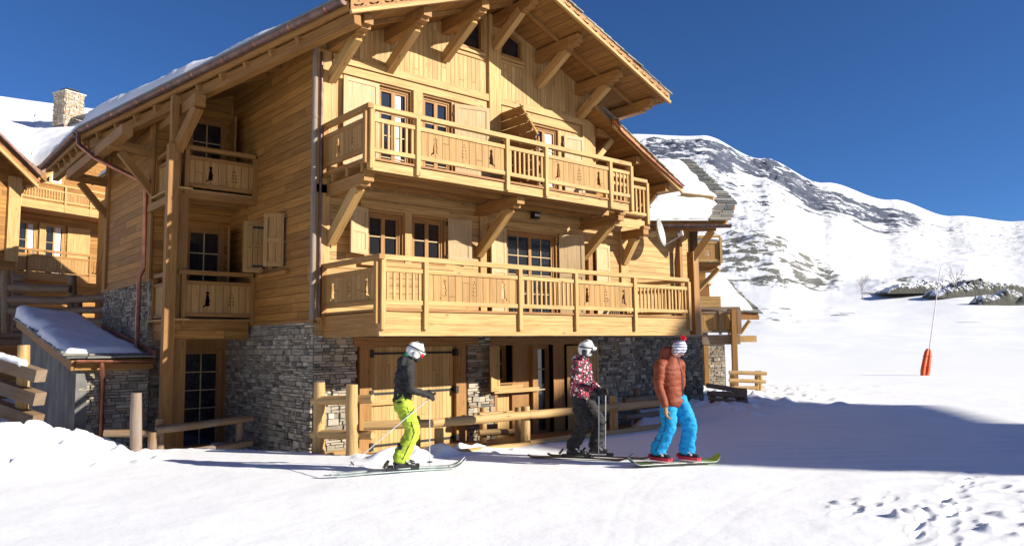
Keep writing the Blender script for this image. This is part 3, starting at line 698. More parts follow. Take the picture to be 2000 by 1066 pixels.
# slates: right plane fully, left plane only the strip next to the verge
slates((XR+.06, 16.9, zs(XR)+.16), (XR+.06, 11.24, zs(XR)+.16), (RX, 11.24, RZ+.16), (RX, 16.9, RZ+.16), 'slates', ROOF, lift=.01, ragged=.05)
slates((6.2, 11.22, zs(6.2)+.17), (5.9, 12.2, zs(5.9)+.17), (RX, 12.2, RZ+.17), (RX, 11.22, RZ+.17), 'slates', ROOF, lift=.01, ragged=.05)
snow_quad((XR-.25, 16.9, zs(XR-.25)+.22), (XR-.25, 11.42, zs(XR-.25)+.22), (RX, 11.42, RZ+.22), (RX, 16.9, RZ+.22), .07, 60, 60, 'roof_snow', ROOF, 3, rough=.9, edge=.1)
th = lambda s, t: (.11+.34*max(0, s-.15)**.8)
snow_quad(e3((6.15, 11.5), .29), e3((3.66, 19.2), .29), e3((RX, 19.2), .29), e3((RX, 11.5), .29), th, 140, 40, 'roof_snow', ROOF, 5, rough=.25, edge=.30, round_edges=(1, 0, 1, 0))
snow_quad(e3((3.66, 19.2), .29), e3((3.66, 23.45), .29), e3((RX, 23.45), .29), e3((RX, 19.2), .29), lambda s, t: .40-.04*s, 70, 40, 'roof_snow', ROOF, 6, rough=.25, edge=.34, round_edges=(0, 1, 1, 0))
# gutters with their brackets
def gutter(p, q, r, m, parent, step=1.0, name='gutter', brk=COPPER):
    p, q = V(p), V(q); d = (q-p).normalized(); side = d.cross(V((0, 0, 1))).normalized(); mb = MB(); n = 10; m1 = MB()
    ring = lambda o, rr: [o+side*(rr*cos(t))+V((0, 0, rr*sin(t))) for t in [pi+pi*i/n for i in range(n+1)]]
    A, B = ring(p, r), ring(q, r); a, b = ring(p, r-.006), ring(q, r-.006)
    mb.add(A+B, [(i, i+1, n+1+i+1, n+1+i) for i in range(n)], None, None, True); mb.add(a+b, [(i, i+1, n+1+i+1, n+1+i) for i in range(n)], None, None, True)
    for R in (A, B): mb.add(R, [tuple(range(n+1))])
    for s_ in (1, -1): mb.tube([p+side*r*s_, q+side*r*s_], .008, 6)
    g = mb.build(name, m, parent, fixn=False); L = (q-p).length; k = int(L/step)
    for i in range(k+1):
        o = p+d*(L*(i+.4)/(k+1)); rr = ring(o, r+.006); r2 = ring(o+d*.035, r+.006); m1 = MB(); m1.add(rr+r2, [(i, i+1, n+1+i+1, n+1+i) for i in range(n)]); m1.tube([rr[-1] if rr[-1].x > rr[0].x else rr[0], o+V((.02, 0, .14)) ], .01, 5); m1.build('gutter_bracket', brk, g, fixn=False)
    return g
gutter(e3(E0, .16, .11), e3(E1, .16, .11), .085, DCOPPER, ROOF, .95); gutter(e3((3.72, 19.3), .15, .11), e3(E2, .15, .11), .085, DCOPPER, ROOF, 1.2)
# downpipes
mb = MB(); g1 = e3(E1, .05, .11); mb.tube([g1+V((0, -.1, .1)), g1+V((0, -.1, -.08)), g1+V((.0, -.2, -.24)), V((3.86, 18.5, 6.03)), V((4.60, 17.50, 5.42)), V((4.66, 17.55, 5.30)), V((4.68, 17.55, 3.55)), V((4.60, 17.6, 3.38)), V((4.60, 17.6, 1.75)), V((4.62, 17.5, 1.68))], .05, 10); mb.build('downpipe', COPPER, CH)
mb = MB(); mb.tube([V((6.35, 12.93, 7.6)), V((6.35, 12.93, 2.3))], .055, 10)
for z in (2.9, 4.6, 6.1): mb.tube([V((6.35, 12.93, z)), V((6.35, 12.93, z+.03))], .066, 10)
mb.build('downpipe', W['grey'], CH)
mb = MB(); mb.tube([V((6.47, 12.9, 7.4)), V((6.47, 12.9, 2.35))], .028, 8); mb.build('downpipe', DCOPPER, CH)

# ---- lower long balcony
def long_balcony(Y, X0, X1, zd, posts, kinds, zt, fas0, zmid, zbot, zpost, name='balcony', right=False, side_cuts=3, ycap=13.0, closed=False):
    d = MB(); d.box((X0, Y, zd-.045), (X1, ycap, zd), 0); bal = part(d, name, 'deck')
    f = Frame((0, Y, 0), (1, 0, 0), (0, -1, 0)); fl = Frame((X0, ycap, 0), (0, -1, 0), (-1, 0, 0)); fr_ = Frame((X1, ycap, 0), (0, -1, 0), (1, 0, 0)); D = ycap-Y
    m_ = MB(); h = (zd-.03)-fas0; nb = 2 if h > .3 else 1
    for k in range(nb): f.box(m_, X0, X1, -.05, .0-.002*k, fas0+h*k/nb+.002, fas0+h*(k+1)/nb-.002, 0)
    m_.build('fascia', W['beam'], bal)
    if closed:
        m_ = MB(); fl.box(m_, 0, D-.052, -.05, 0, fas0, zd-.03, 0); m_.build('fascia', W['fresh'], bal)
        m_ = MB(); fr_.box(m_, 0, D-.052, -.05, 0, fas0, zd-.03, 0); m_.build('fascia', W['fresh'], bal)
        m_ = MB(); m_.box((X0+.05, Y+.05, fas0+.03), (X1-.05, ycap, fas0+.06)); m_.build('underside', W['soffit'], bal)
    m_ = MB(); f.box(m_, X0-.02, X1+.02, -.12, .025, zd-.028, zd+.012, 0); fl.box(m_, 0, D, -.1, .03, zd-.026, zd+.01, 0); m_.build('ledge', W['warm'], bal)
    railing(bal, f, posts, kinds, zt, zmid, zbot, zpost)
    railing(bal, fl, [.06, D-.04], ['panel'], zt+.0, zmid, zbot, zpost+.1, mt='fresh', cuts=side_cuts, ends=(0, .13))
    if right: railing(bal, fr_, [.06, D-.04], ['picket'], zt, zmid, zbot, zpost+.1, mt='beam')
    return bal
long_balcony(10.97, 6.59, 15.17, 2.42, [6.64, 7.50, 9.70, 11.25, 13.12, 15.13], ['picket', 'panel', 'picket', 'panel', 'picket'], 3.34, 1.97, 3.13, 2.58, 2.08, closed=True, right=True)
ub = long_balcony(11.36, 6.59, 13.62, 5.07, [6.64, 7.60, 9.75, 10.83, 12.85, 13.58], ['picket', 'panel', 'picket', 'panel', 'picket'], 6.02, 4.86, 5.80, 5.26, 4.88, side_cuts=2)
mb = MB()
for y in (11.6, 12.15, 12.7): mb = MB(); mb.beam((6.6, y, 4.95), (13.6, y, 4.95), .09, .15); mb.build('joist', W['fresh'], ub)
# the short return of the upper balcony, set back
b = MB(); b.box((13.62, 12.28, 5.02), (15.35, 13.2, 5.07)); b2 = part(b, 'balcony', 'deck'); f = Frame((0, 12.28, 0), (1, 0, 0), (0, -1, 0))
m_ = MB(); f.box(m_, 13.6, 15.2, -.05, 0, 4.70, 4.92, 0); m_.build('fascia', W['beam'], b2)
railing(b2, f, [13.72, 15.3], ['picket'], 6.0, 5.80, 5.12, 4.85, balu=.15)
railing(b2, Frame((15.35, 13.2, 0), (0, -1, 0), (1, 0, 0)), [.1, .88], ['picket'], 6.0, 5.80, 5.12, 4.85)
for (x, y1, zb, z) in ((6.72, 11.55, 3.78, 4.86), (10.30, 11.55, 3.8, 4.86), (13.62, 11.7, 3.95, 4.86), (15.15, 12.2, 3.9, 4.72)):
    mb = MB(); mb.beam((x, 13, z-.11), (x, y1+.12, z-.11), .2, .22); mb.beam((x, y1+.12, z-.08), (x, y1, z-.08), .2, .15); part(mb, 'bracket_beam', 'fresh')
    mb = MB(); yy = y1+.35; mb.beam((x, 12.98, zb), (x, yy, z-.2), .16, .2); part(mb, 'strut', 'beam')
    mb = MB(); mb.box((x-.1, y1-.02, z-.02), (x+.14, y1+.12, z+.06)); part(mb, 'bracket_block', 'warm')

# ---- right hand wing: recessed upper wall, second gable roof, siding wall over a stone base
mb = MB(); mb.prism([(14.12, 4.9), (18.6, 4.9), (18.6, 5.15), (14.12, 7.3)], [], lambda a, b, c: V((a, 13.6+b, c)), .1); part(mb, 'wall', 'siding')
mb = MB(); mb.box((14.05, 13.02, 4.9), (14.12, 13.65, 7.4), 1); part(mb, 'wall', 'siding')
z2 = lambda x: 7.28-(x-14.28)*.486
r2 = MB(); r2.prism([(13.6, 12.45), (17.0, 12.45), (17.0, 15.5), (13.6, 15.5)], [], lambda a, b, c: V((a, c, z2(a)+b)), .12, gv=True); R2 = part(r2, 'wing_roof', 'soffit')
barge(17.0, 14.2, 12.43, z2, parent=R2, hi=.17)
slates((17.08, 15.4, z2(17.08)+.14), (17.08, 12.36, z2(17.08)+.14), (13.8, 12.36, z2(13.8)+.14), (13.8, 15.4, z2(13.8)+.14), 'slates', R2, lift=.01)
snow_quad((16.5, 15.4, z2(16.5)+.19), (16.5, 12.6, z2(16.5)+.19), (13.8, 12.6, z2(13.8)+.19), (13.8, 15.4, z2(13.8)+.19), .09, 40, 40, 'roof_snow', R2, 8, rough=.7, edge=.12)
mb = MB(); mb.tube([V((14.35, 12.34, z2(14.35)+.19)), V((14.2, 12.33, z2(14.2)+.06)), V((14.45, 12.33, z2(14.45)-.04)), V((15.5, 12.33, z2(15.5)-.03)), V((16.95, 12.33, z2(16.95)+.04))], .035, 8); mb.build('downpipe', COPPER, R2)
for x in (15.35, 16.55):
    mb = MB(); zz = z2(x)-.06; mb.beam((x, 13.6, zz-.1), (x, 12.55, zz-.1), .16, .2); part(mb, 'purlin', 'fresh')
    mb = MB(); mb.beam((x, 13.6, zz-.75), (x, 12.95, zz-.2), .12, .12); part(mb, 'strut', 'fresh')
mb = MB(); WR = Frame((0, 13.3, 0), (1, 0, 0), (0, -1, 0)); boarded(mb, WR, (15.25, 18.55, 2.02, 5.4), [], depth=.1); part(mb, 'wall', 'horiz')
mb = MB(); mb.box((15.28, 12.99, 2.0), (15.34, 13.3, 4.9), 2); part(mb, 'wall', 'horiz')
stones(Frame((0, 13.05, 0), (1, 0, 0), (0, -1, 0)), (15.52, 18.6, -.7, 1.96), [], 'stone_wall', CH, tmin=-.3, tmax=.55)
mb = MB(); boarded(mb, Frame((0, 13.05, 0), (1, 0, 0), (0, -1, 0)), (15.5, 18.6, -.7, 1.96), [], depth=.3); part(mb, 'stone_core', MORTAR)
mb = MB(); mb.box((18.58, 13.06, -.7), (18.6, 16, 5.3)); part(mb, 'stone_core', MORTAR)
mb = MB(); mb.box((15.45, 12.92, 1.96), (18.7, 13.4, 2.03), 0); part(mb, 'ledge', 'grey')
mb = MB(); mb.beam((18.15, 12.95, 2.03), (18.15, 12.95, 4.4), .24, .22, up=V((0, 1, 0))); part(mb, 'column', 'fresh')
mb = MB(); mb.beam((17.75, 13.1, 2.03), (17.75, 13.1, 4.9), .12, .1, up=V((0, 1, 0))); part(mb, 'column', 'warm')
# third roof, turned towards the piste
GL, GR = at(1262, 441, 'Z', 5.05), at(1417, 441, 'Z', 5.05)
mb = MB(); mb.beam((18.12, 12.93, 4.2), V((18.12, 12.93, 4.2)).lerp(GR, .0)+V((.35, -.45, .78)), .2, .2); part(mb, 'strut', 'fresh')
ed = (GR-GL).normalized(); inw = V((-ed.y, ed.x, 0)); inw = inw if inw.y > 0 else -inw
def r3(s, t, dz=0): return GL+ed*s+inw*t+V((0, 0, t*.42+dz))
LG = (GR-GL).length
N3 = ed.cross(inw+V((0, 0, .42))).normalized()
def on3(px, py, dz=0):
    d = ray(px, py); o = GL+V((0, 0, dz)); return CAM+d*((o-CAM).dot(N3)/d.dot(N3))
mL, mR, tL, tR = on3(1262, 392, .14), on3(1436, 398, .14), on3(1262, 313, .14), on3(1347, 314, .14)
r = MB()
for q in ([r3(0, 0), r3(LG, 0), mL-V((0, 0, .14)), mR-V((0, 0, .14))], [mL-V((0, 0, .14)), mR-V((0, 0, .14)), tL-V((0, 0, .14)), tR-V((0, 0, .14))]): r.hexa(q+[p+V((0, 0, .12)) for p in q], 0)
R3 = part(r, 'wing_roof', 'warm')
mb = MB(); mb.beam(r3(.0, -.01, .08), r3(LG, -.01, .08), .03, .2); mb.build('eave_board', W['fresh'], R3)
mb = MB(); mb.beam(r3(-.2, .25, -.12), r3(LG-.2, .25, -.12), .12, .2); mb.build('eave_beam', W['warm'], R3)
slates(r3(0, -.05, .14), r3(LG+.12, -.05, .14), mR, mL, 'slates', R3, row=.3, wid=.55, th=.035, ragged=.08, lift=.01)
slates(mL, mR, tR, tL, 'slates', R3, row=.36, wid=.6, th=.04, ragged=.10, lift=.015)
gutter(r3(0, -.13, .06), r3(LG+.1, -.13, .06), .09, DCOPPER, R3, 1.1)
a_, b_, c_, d_ = on3(1262, 430, .2), on3(1383, 430, .2), on3(1400, 398, .2), on3(1262, 392, .2)
snow_quad(a_, b_, c_, d_, lambda s, t: .50*(1-.30*s)*(1-.45*t), 70, 34, 'roof_snow', R3, 12, rough=.18, edge=.5, up=V((0, 0, 1)))
a_, b_, c_, d_ = on3(1275, 396, .2), on3(1402, 389, .2), on3(1330, 316, .2), on3(1275, 315, .2)
snow_quad(a_, b_, c_, d_, .17, 70, 60, 'roof_snow', R3, 13, rough=.3, edge=.3)
mb = MB(); mb.tube([on3(1330, 382, .36), on3(1394, 389, .36)], .10, 9); mb.build('snow_stop_log', W['log'], R3)

# ---- small things on the chalet that are things of their own
t = thing('satellite_dish', at(1285, 458, 'Y', 13.1), 'grey satellite dish on the siding wall beside the small return balcony', 'satellite dish')
P = at(1285, 455, 'Y', 12.75); ax = (_r*.88-_f*.42+V((0, 0, .22))).normalized(); s1 = ax.cross(V((0, 0, 1))).normalized(); s2 = s1.cross(ax)
mb = MB(); R_ = .40; vs = []; fs = []; n = 28
for j in range(6):
    rr = R_*j/5
    for k in range(n): q = 2*pi*k/n; vs.append(P+s1*(rr*cos(q)*.92)+s2*(rr*sin(q))+ax*(.10*(j/5)**2))
for j in range(5):
    for k in range(n): fs.append((j*n+k, j*n+(k+1) % n, (j+1)*n+(k+1) % n, (j+1)*n+k))
mb.add(vs, fs, None, None, True); mb.add([v-ax*.012 for v in vs], fs, None, None, True); mb.build('reflector', plain('dish_grey', (.33, .34, .34), .5, .2), t, fixn=False)
mb = MB(); lowp = P-s2*.38+ax*.1; tip = P+ax*.62-s2*.22; mb.tube([lowp, tip], .013, 6); mb.build('feed_arm', plain('pale_metal', (.62, .62, .62), .4, .5), t)
mb = MB(); mb.tube([tip+ax*.04+s2*.03, tip-ax*.10+s2*.04], .045, 10); mb.beam(tip+s2*.02, tip+s2*.12+ax*.02, .09, .05); mb.build('receiver', plain('white_plastic', (.75, .75, .75), .4), t)
mb = MB(); mb.beam(P-ax*.02, P-ax*.2, .12, .12); mb.beam(P-ax*.2, V((P.x-.25, 13.28, P.z-.1)), .05, .05); mb.build('wall_mount', plain('mount_grey', (.45, .45, .46), .4, .5), t)
t = thing('wall_lamp', (12.0, 12.95, 4.75), 'dark square floodlight under the upper balcony above the glazed balcony door', 'lamp')
LP = at(1046, 421, 'Y', 12.85); mb = MB(); mb.box(LP-V((.09, .05, .08)), LP+V((.09, .05, .08))); mb.box(LP+V((-.07, .05, -.06)), LP+V((.07, .16, .06))); mb.build('lamp_housing', IRON, t)
for s_ in (-1, 1): mb = MB(); mb.tube([LP+V((s_*.04, -.05, .0)), LP+V((s_*.04, -.062, 0))], .032, 10); mb.build('lamp_lens', plain('lamp_lens', (.5, .5, .48), .2), t)
# ================================================================== terrain
def vnoise(x, y, seed=0):
    xi, yi = np.floor(x), np.floor(y); xf, yf = x-xi, y-yi
    def h(i, j):
        n = (i.astype(np.int64)*374761393+j.astype(np.int64)*668265263+seed*974711) & 0x7fffffff
        n = ((n ^ (n >> 13))*1274126177) & 0x7fffffff; n = n ^ (n >> 16); return (n & 0xffff)/65535.0
    u, v = xf*xf*(3-2*xf), yf*yf*(3-2*yf)
    return (h(xi, yi)*(1-u)+h(xi+1, yi)*u)*(1-v)+(h(xi, yi+1)*(1-u)+h(xi+1, yi+1)*u)*v
def fbm(x, y, o=4, seed=0, ridged=False):
    s = 0; a = .5; t = 0
    for k in range(o):
        n = vnoise(x*2**k+17.3*k, y*2**k-9.1*k, seed+k)
        if ridged: n = 1-np.abs(2*n-1)
        s = s+a*n; t += a; a *= .5
    return s/t
def ss(a, b, x): t = np.clip((x-a)/(b-a), 0, 1); return t*t*(3-2*t)
CX = np.array([-4.0, 2.2, 3.6, 5.0, 5.9, 6.25, 7.2, 8.3, 11.5, 13.2, 14.6, 16.0, 30]); CY = np.array([17.5, 16.2, 15.1, 14.3, 12.75, 11.6, 10.45, 10.35, 10.35, 10.9, 12.0, 13.3, 13.3])
foot = []
fr_ = random.Random(4)
for (a, b, n) in (((1905, 925), (1760, 1075), 17), ((1880, 930), (1842, 1080), 13), ((1640, 1005), (1735, 975), 6), ((1960, 950), (2010, 1040), 6)):
    for k in range(n):
        t = k/(n-1); p = at(a[0]+(b[0]-a[0])*t+fr_.uniform(-12, 12), a[1]+(b[1]-a[1])*t**1.2+fr_.uniform(-3, 3), 'Z', 0); foot.append((p.x, p.y, fr_.uniform(.04, .09), fr_.uniform(.09, .20), fr_.uniform(-.9, .2), fr_.uniform(.015, .042)))
chunks = []
for _ in range(200):
    X_ = fr_.uniform(-1.5, 4.0); chunks.append((X_, 14.75-.02*X_+fr_.gauss(-.25, .38)-.12*max(0, X_-1), fr_.uniform(.07, .24), fr_.uniform(.03, .12)*(1 if X_ < 3 else .5), fr_.uniform(0, 3)))
for _ in range(55): chunks.append((7.35+fr_.gauss(0, .6), 10.65+fr_.gauss(0, .3), fr_.uniform(.08, .20), fr_.uniform(.015, .05), fr_.uniform(0, 3)))
for _ in range(160): chunks.append((19.6+fr_.gauss(0, 2.0), 13.3+fr_.gauss(0, 1.3), fr_.uniform(.10, .32), fr_.uniform(.02, .09), fr_.uniform(0, 3)))
for _ in range(40): chunks.append((fr_.uniform(8.0, 9.6), fr_.uniform(2.2, 4.2), fr_.uniform(.03, .12), fr_.uniform(.01, .04), fr_.uniform(0, 3)))
def near_h(x, y):
    z = .05*(fbm(x*.35, y*.35, 3, 1)-.5)+.016*(fbm(x*1.6, y*1.6, 3, 2)-.5)+.0045*(fbm(x*6, y*6, 4, 5)-.5)
    g = np.interp(x, CX, CY); d = y-g
    dep = np.where(x < 6.1, .42, .30)
    z = z-dep*ss(0, .55, d)*(x < 17)*(1-ss(2.5, 3.2, x)*0)
    # a little lip of ploughed snow along the edge of the cut
    z += .05*np.exp(-((d+.12)/.22)**2)*ss(-.2, 1, fbm(x*2.5, y*2.5, 3, 8)*2-1)*(x > 2)
    # heap behind the first skier, the blocky bank on the left, the churned bank by the stair fence
    lump = fbm(x*2.3, y*2.3, 4, 21, True)
    z += .17*np.exp(-(((x-7.35)/.85)**2+((y-10.75)/.42)**2))*(.75+.3*fbm(x*1.3, y*1.3, 3, 21))
    bank = ss(4.3, 2.0, x)*np.exp(-((y-(14.75-.02*x))/.8)**2)*ss(-8, -4, x)
    lb = fbm(x*1.5, y*1.5, 2, 25); z += bank*(.27+.20*ss(.38, .62, lb)+.07*fbm(x*5, y*5, 3, 31))
    z = np.where((x < 4.2) & (y > 12.5) & (y < 17), np.minimum(z, .66+.25*z), z)
    b2 = np.exp(-(((x-19.6)/2.6)**2+((y-13.2)/1.8)**2)); z += b2*(.10+.30*fbm(x*1.7, y*1.7, 4, 41, True)**2)
    b3 = np.exp(-(((x-24)/5)**2+((y-15.5)/2.5)**2)); z += b3*.22*fbm(x*1.6, y*1.6, 4, 43, True)**2
    # old tracks crossing the shade, crust on the right
    wv = np.sin((x*.8+y*1.0+.6*fbm(x*.4, y*.4, 2, 51))*9)
    z += .010*wv*ss(9, 12, x)*ss(.52, .62, fbm(x*.5, y*.5, 2, 53))
    rr = ss(6.3, 8.6, x)*ss(4.9, 3.4, y); z += rr*.022*(fbm(x*2.0, y*2.0, 3, 61, True)**2-.3)
    # ski tracks: pairs of shallow grooves
    for (ax, ay, bx, by, cv) in ((-2, 5.2, 9.5, 9.2, .05), (1.0, 9.0, 12, 4.6, -.04), (2.5, 3.0, 13.5, 9.4, .03), (3.5, 11.5, 14, 7.2, .02), (5, 4.2, 26, 8.5, .01)):
        L = sqrt((bx-ax)**2+(by-ay)**2); ux, uy = (bx-ax)/L, (by-ay)/L; t = (x-ax)*ux+(y-ay)*uy; q = -(x-ax)*uy+(y-ay)*ux-cv*t*(L-t)/L*2-.12*np.sin(t*.9+ax)
        for o in (-.13, .13): z += -.0012*np.exp(-((q-o)/.045)**2)*ss(-.5, .5, t)*ss(L+.5, L-.5, t)
    zb_ = z.copy(); m0 = (x > -2) & (x < 30) & (y > 2) & (y < 20)
    for (fx, fy, w, hh, an) in chunks:
        m = m0 & (np.abs(x-fx) < .7) & (np.abs(y-fy) < .7)
        if m.any():
            dx, dy = x[m]-fx, y[m]-fy; c, s = cos(an), sin(an); p, q = (dx*c+dy*s)/w, (-dx*s+dy*c)/(w*.7); z[m] += hh*np.exp(-(np.abs(p)**3.2+np.abs(q)**3.2))*(1+.35*p+.25*q)
    lm = m0 & (x < 4.2) & (y > 12); z[lm] = np.minimum(z[lm], zb_[lm]+.19)
    for (fx, fy, w, l, an, dp) in foot:
        m = (np.abs(x-fx) < .6) & (np.abs(y-fy) < .6)
        if m.any():
            dx, dy = x[m]-fx, y[m]-fy; c, s = cos(an), sin(an); p, q = (dx*c+dy*s)/l, (-dx*s+dy*c)/w; rr2 = p*p+q*q
            z[m] += -dp*np.exp(-rr2**1.6)+dp*.18*np.exp(-((rr2-1.9)/.7)**2)
    return z
# far relief, one row of heights per distance
PXC = [1000, 1230, 1380, 1500, 1620, 1750, 1870, 2000, 2250]
RR = [44, 80, 130, 200, 300, 360, 450, 700, 1100, 1700, 2300]
YY = [[732]*9, [700, 700, 694, 694, 694, 692, 690, 690, 690], [672, 672, 662, 658, 656, 655, 655, 655, 655], [650, 650, 635, 626, 628, 628, 625, 625, 625],
      [620, 620, 600, 592, 596, 592, 585, 588, 590], [560, 560, 540, 538, 560, 552, 548, 550, 560], [500, 500, 470, 462, 522, 536, 528, 530, 530],
      [440, 440, 420, 422, 462, 492, 500, 503, 503], [360, 360, 345, 372, 412, 447, 470, 480, 482], [300, 300, 292, 331, 376, 411, 444, 455, 460], [262, 262, 264, 309, 356, 389, 421, 431, 440]]
PAZ = []; PZ = np.zeros((len(RR), len(PXC)))
for j, px in enumerate(PXC):
    d = ray(px, 560); PAZ.append(atan2(d.x, d.y))
    for i, r_ in enumerate(RR):
        d = ray(px, YY[i][j]); PZ[i, j] = 1.8+r_*d.z/sqrt(d.x**2+d.y**2)
PZ[0, :] = .0; PZ[1, :] = np.minimum(PZ[1, :], .5)
azf = np.concatenate([np.linspace(radians(-14), radians(84), 900), np.linspace(radians(84), radians(346), 90)[1:-1]])
rad = [0.6]
while rad[-1] < 60: rad.append(rad[-1]*(1.0105 if rad[-1] < 6 or rad[-1] > 24 else 1.0055))
while rad[-1] < 2600: rad.append(rad[-1]*1.0125)
rad += [3200, 6000, 9000]
rad = np.array(rad); A, Rr = np.meshgrid(azf, rad); Xg, Yg = Rr*np.sin(A), Rr*np.cos(A)
Zn = near_h(Xg.ravel(), Yg.ravel()).reshape(Xg.shape)*(1-ss(30, 46, Rr))
lr = np.log(np.clip(Rr, 44, 2300)); Aw = np.where(A > pi, A-2*pi, A); Aw = np.clip(Aw, PAZ[0], PAZ[-1])
# bilinear table lookup, smooth in distance
LR = np.log(np.array(RR)); ii = np.clip(np.searchsorted(LR, lr, 'right')-1, 0, len(RR)-2); fi = (lr-LR[ii])/(LR[ii+1]-LR[ii]); jj = np.clip(np.searchsorted(np.array(PAZ), Aw, 'right')-1, 0, len(PAZ)-2)
PA = np.array(PAZ); fj = (Aw-PA[jj])/(PA[jj+1]-PA[jj]); fj = fj*fj*(3-2*fj)
Zf = (PZ[ii, jj]*(1-fj)+PZ[ii, jj+1]*fj)*(1-fi)+(PZ[ii+1, jj]*(1-fj)+PZ[ii+1, jj+1]*fj)*fi
far = ss(30, 60, Rr)
back = ss(radians(100), radians(150), A)*ss(radians(345), radians(300), A); Zf = Zf*(1-back)+back*Rr*.20*ss(120, 900, Rr)     # unseen slopes added behind the camera, to darken pane reflections and bounce light
def bell(v, a, b, w): return ss(a-w, a+w*.2, v)*ss(b+w, b-w*.2, v)
azp = lambda px: atan2(ray(px, 560).x, ray(px, 560).y)
band = lambda p0, p1, r0, r1, wa=.02, wr=.12: bell(A, azp(p0), azp(p1), wa)*bell(np.log(Rr), math.log(r0), math.log(r1), wr)
rock = np.zeros_like(Rr)
rock = np.maximum(rock, 1.0*back*ss(150, 400, Rr))
rmid = 1500+0*A
rock = np.maximum(rock, .88*band(1275, 1420, 1330, 1960, .012, .07))
rock = np.maximum(rock, .95*bell(np.log(Rr), math.log(1230), math.log(1900), .10)*bell(A, azp(1400), azp(1600), .02))
rock = np.maximum(rock, .85*bell(np.log(Rr), math.log(1000), math.log(1500), .14)*bell(A, azp(1560), azp(1800), .02))
rock = np.maximum(rock, .50*band(1380, 1520, 560, 900)); rock = np.maximum(rock, .70*band(1330, 1630, 340, 455, .012, .07)); rock = np.maximum(rock, .50*band(1400, 1800, 900, 1300, .02, .1))
rock = np.maximum(rock, .50*band(1330, 1500, 450, 560, .02, .1)); rock = np.maximum(rock, .42*band(1480, 2100, 1250, 1500, .02, .1))
rock = np.maximum(rock, .45*band(1700, 1900, 330, 380, .02, .05)); rock = np.maximum(rock, .30*band(1450, 1640, 180, 260, .02, .1))
n1 = fbm(Xg/90, Yg/90, 6, 71, True); n2 = fbm(Xg/14, Yg/14, 5, 73, True); n3 = fbm(Xg/230, Yg/230, 4, 75)
Zf = Zf+far*(rock*(Rr*.020*(n1-.55)*ss(500, 1000, Rr)+Rr*.012*(n2-.5)*ss(1400, 300, Rr))+Rr*.010*(n3-.5)*ss(80, 700, Rr)*ss(2350, 1900, Rr)+.35*(fbm(Xg/9, Yg/9, 4, 77)-.5)*ss(50, 90, Rr)+Rr*.004*(n2-.5)*ss(200, 500, Rr)*ss(2300, 1800, Rr))
Zf = np.where(Rr > 2350, Zf-(Rr-2350)*.45, Zf)
Zg = Zn+Zf*ss(38, 60, Rr)
# the little chalet hollow beyond the big chalet keeps level
nr_, na_ = Xg.shape
verts = np.stack([Xg.ravel(), Yg.ravel(), Zg.ravel()], 1)
verts = np.vstack([verts, [[0, 0, float(Zg[0].mean())]]])
i0 = np.arange(nr_-1)[:, None]*na_+np.arange(na_)[None, :]; i1 = np.arange(nr_-1)[:, None]*na_+((np.arange(na_)+1) % na_)[None, :]
quads = np.stack([i0, i1, i1+na_, i0+na_], -1).reshape(-1, 4)
tris = np.stack([np.full(na_, len(verts)-1), (np.arange(na_)+1) % na_, np.arange(na_)], 1)
me = bpy.data.meshes.new('snow_ground'); nq, ntr = len(quads), len(tris)
me.vertices.add(len(verts)); me.vertices.foreach_set('co', verts.astype(np.float32).ravel())
me.loops.add(nq*4+ntr*3); me.loops.foreach_set('vertex_index', np.concatenate([quads.ravel(), tris.ravel()]).astype(np.int32))
me.polygons.add(nq+ntr); me.polygons.foreach_set('loop_start', np.concatenate([np.arange(nq)*4, nq*4+np.arange(ntr)*3]).astype(np.int32))
me.polygons.foreach_set('use_smooth', np.ones(nq+ntr, bool))
me.update(calc_edges=True)
a_ = me.attributes.new('rock', 'FLOAT', 'POINT'); a_.data.foreach_set('value', np.concatenate([rock.ravel(), [0]]).astype(np.float32))
a_ = me.attributes.new('dist', 'FLOAT', 'POINT'); a_.data.foreach_set('value', np.concatenate([Rr.ravel(), [0]]).astype(np.float32))
gm, n, b = mat('snowfield'); L = n.links.new
geo = nd(n, 'ShaderNodeNewGeometry'); pos = geo.outputs['Position']
ra = nd(n, 'ShaderNodeAttribute', attribute_name='rock'); da = nd(n, 'ShaderNodeAttribute', attribute_name='dist')
fine = nd(n, 'ShaderNodeTexNoise', ins={'Scale': 14., 'Detail': 8, 'Roughness': .68}); L(pos, fine.inputs[0])
mid = nd(n, 'ShaderNodeTexNoise', ins={'Scale': .9, 'Detail': 8, 'Roughness': .62}); L(pos, mid.inputs[0])
mp = nd(n, 'ShaderNodeMapping'); mp.inputs['Rotation'].default_value = (0, 0, radians(-35)); mp.inputs['Scale'].default_value = (1.5, .75, .55); L(pos, mp.inputs[0])
nA = nd(n, 'ShaderNodeTexNoise', ins={'Scale': .024, 'Detail': 13, 'Roughness': .74, 'Distortion': .5}); L(mp.outputs[0], nA.inputs[0])
nB = nd(n, 'ShaderNodeTexNoise', ins={'Scale': .11, 'Detail': 11, 'Roughness': .66, 'Distortion': .3}); L(pos, nB.inputs[0])
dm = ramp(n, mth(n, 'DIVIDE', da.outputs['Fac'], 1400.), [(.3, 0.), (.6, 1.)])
nn = mth(n, 'ADD', mth(n, 'MULTIPLY', nA.outputs[0], dm), mth(n, 'MULTIPLY', nB.outputs[0], mth(n, 'SUBTRACT', 1., dm)))
rk = mth(n, 'MULTIPLY', mth(n, 'SUBTRACT', mth(n, 'ADD', nn, mth(n, 'MULTIPLY', ra.outputs['Fac'], .235)), .655), 45, True)
rk = mth(n, 'MULTIPLY', rk, mth(n, 'GREATER_THAN', ra.outputs['Fac'], .02))
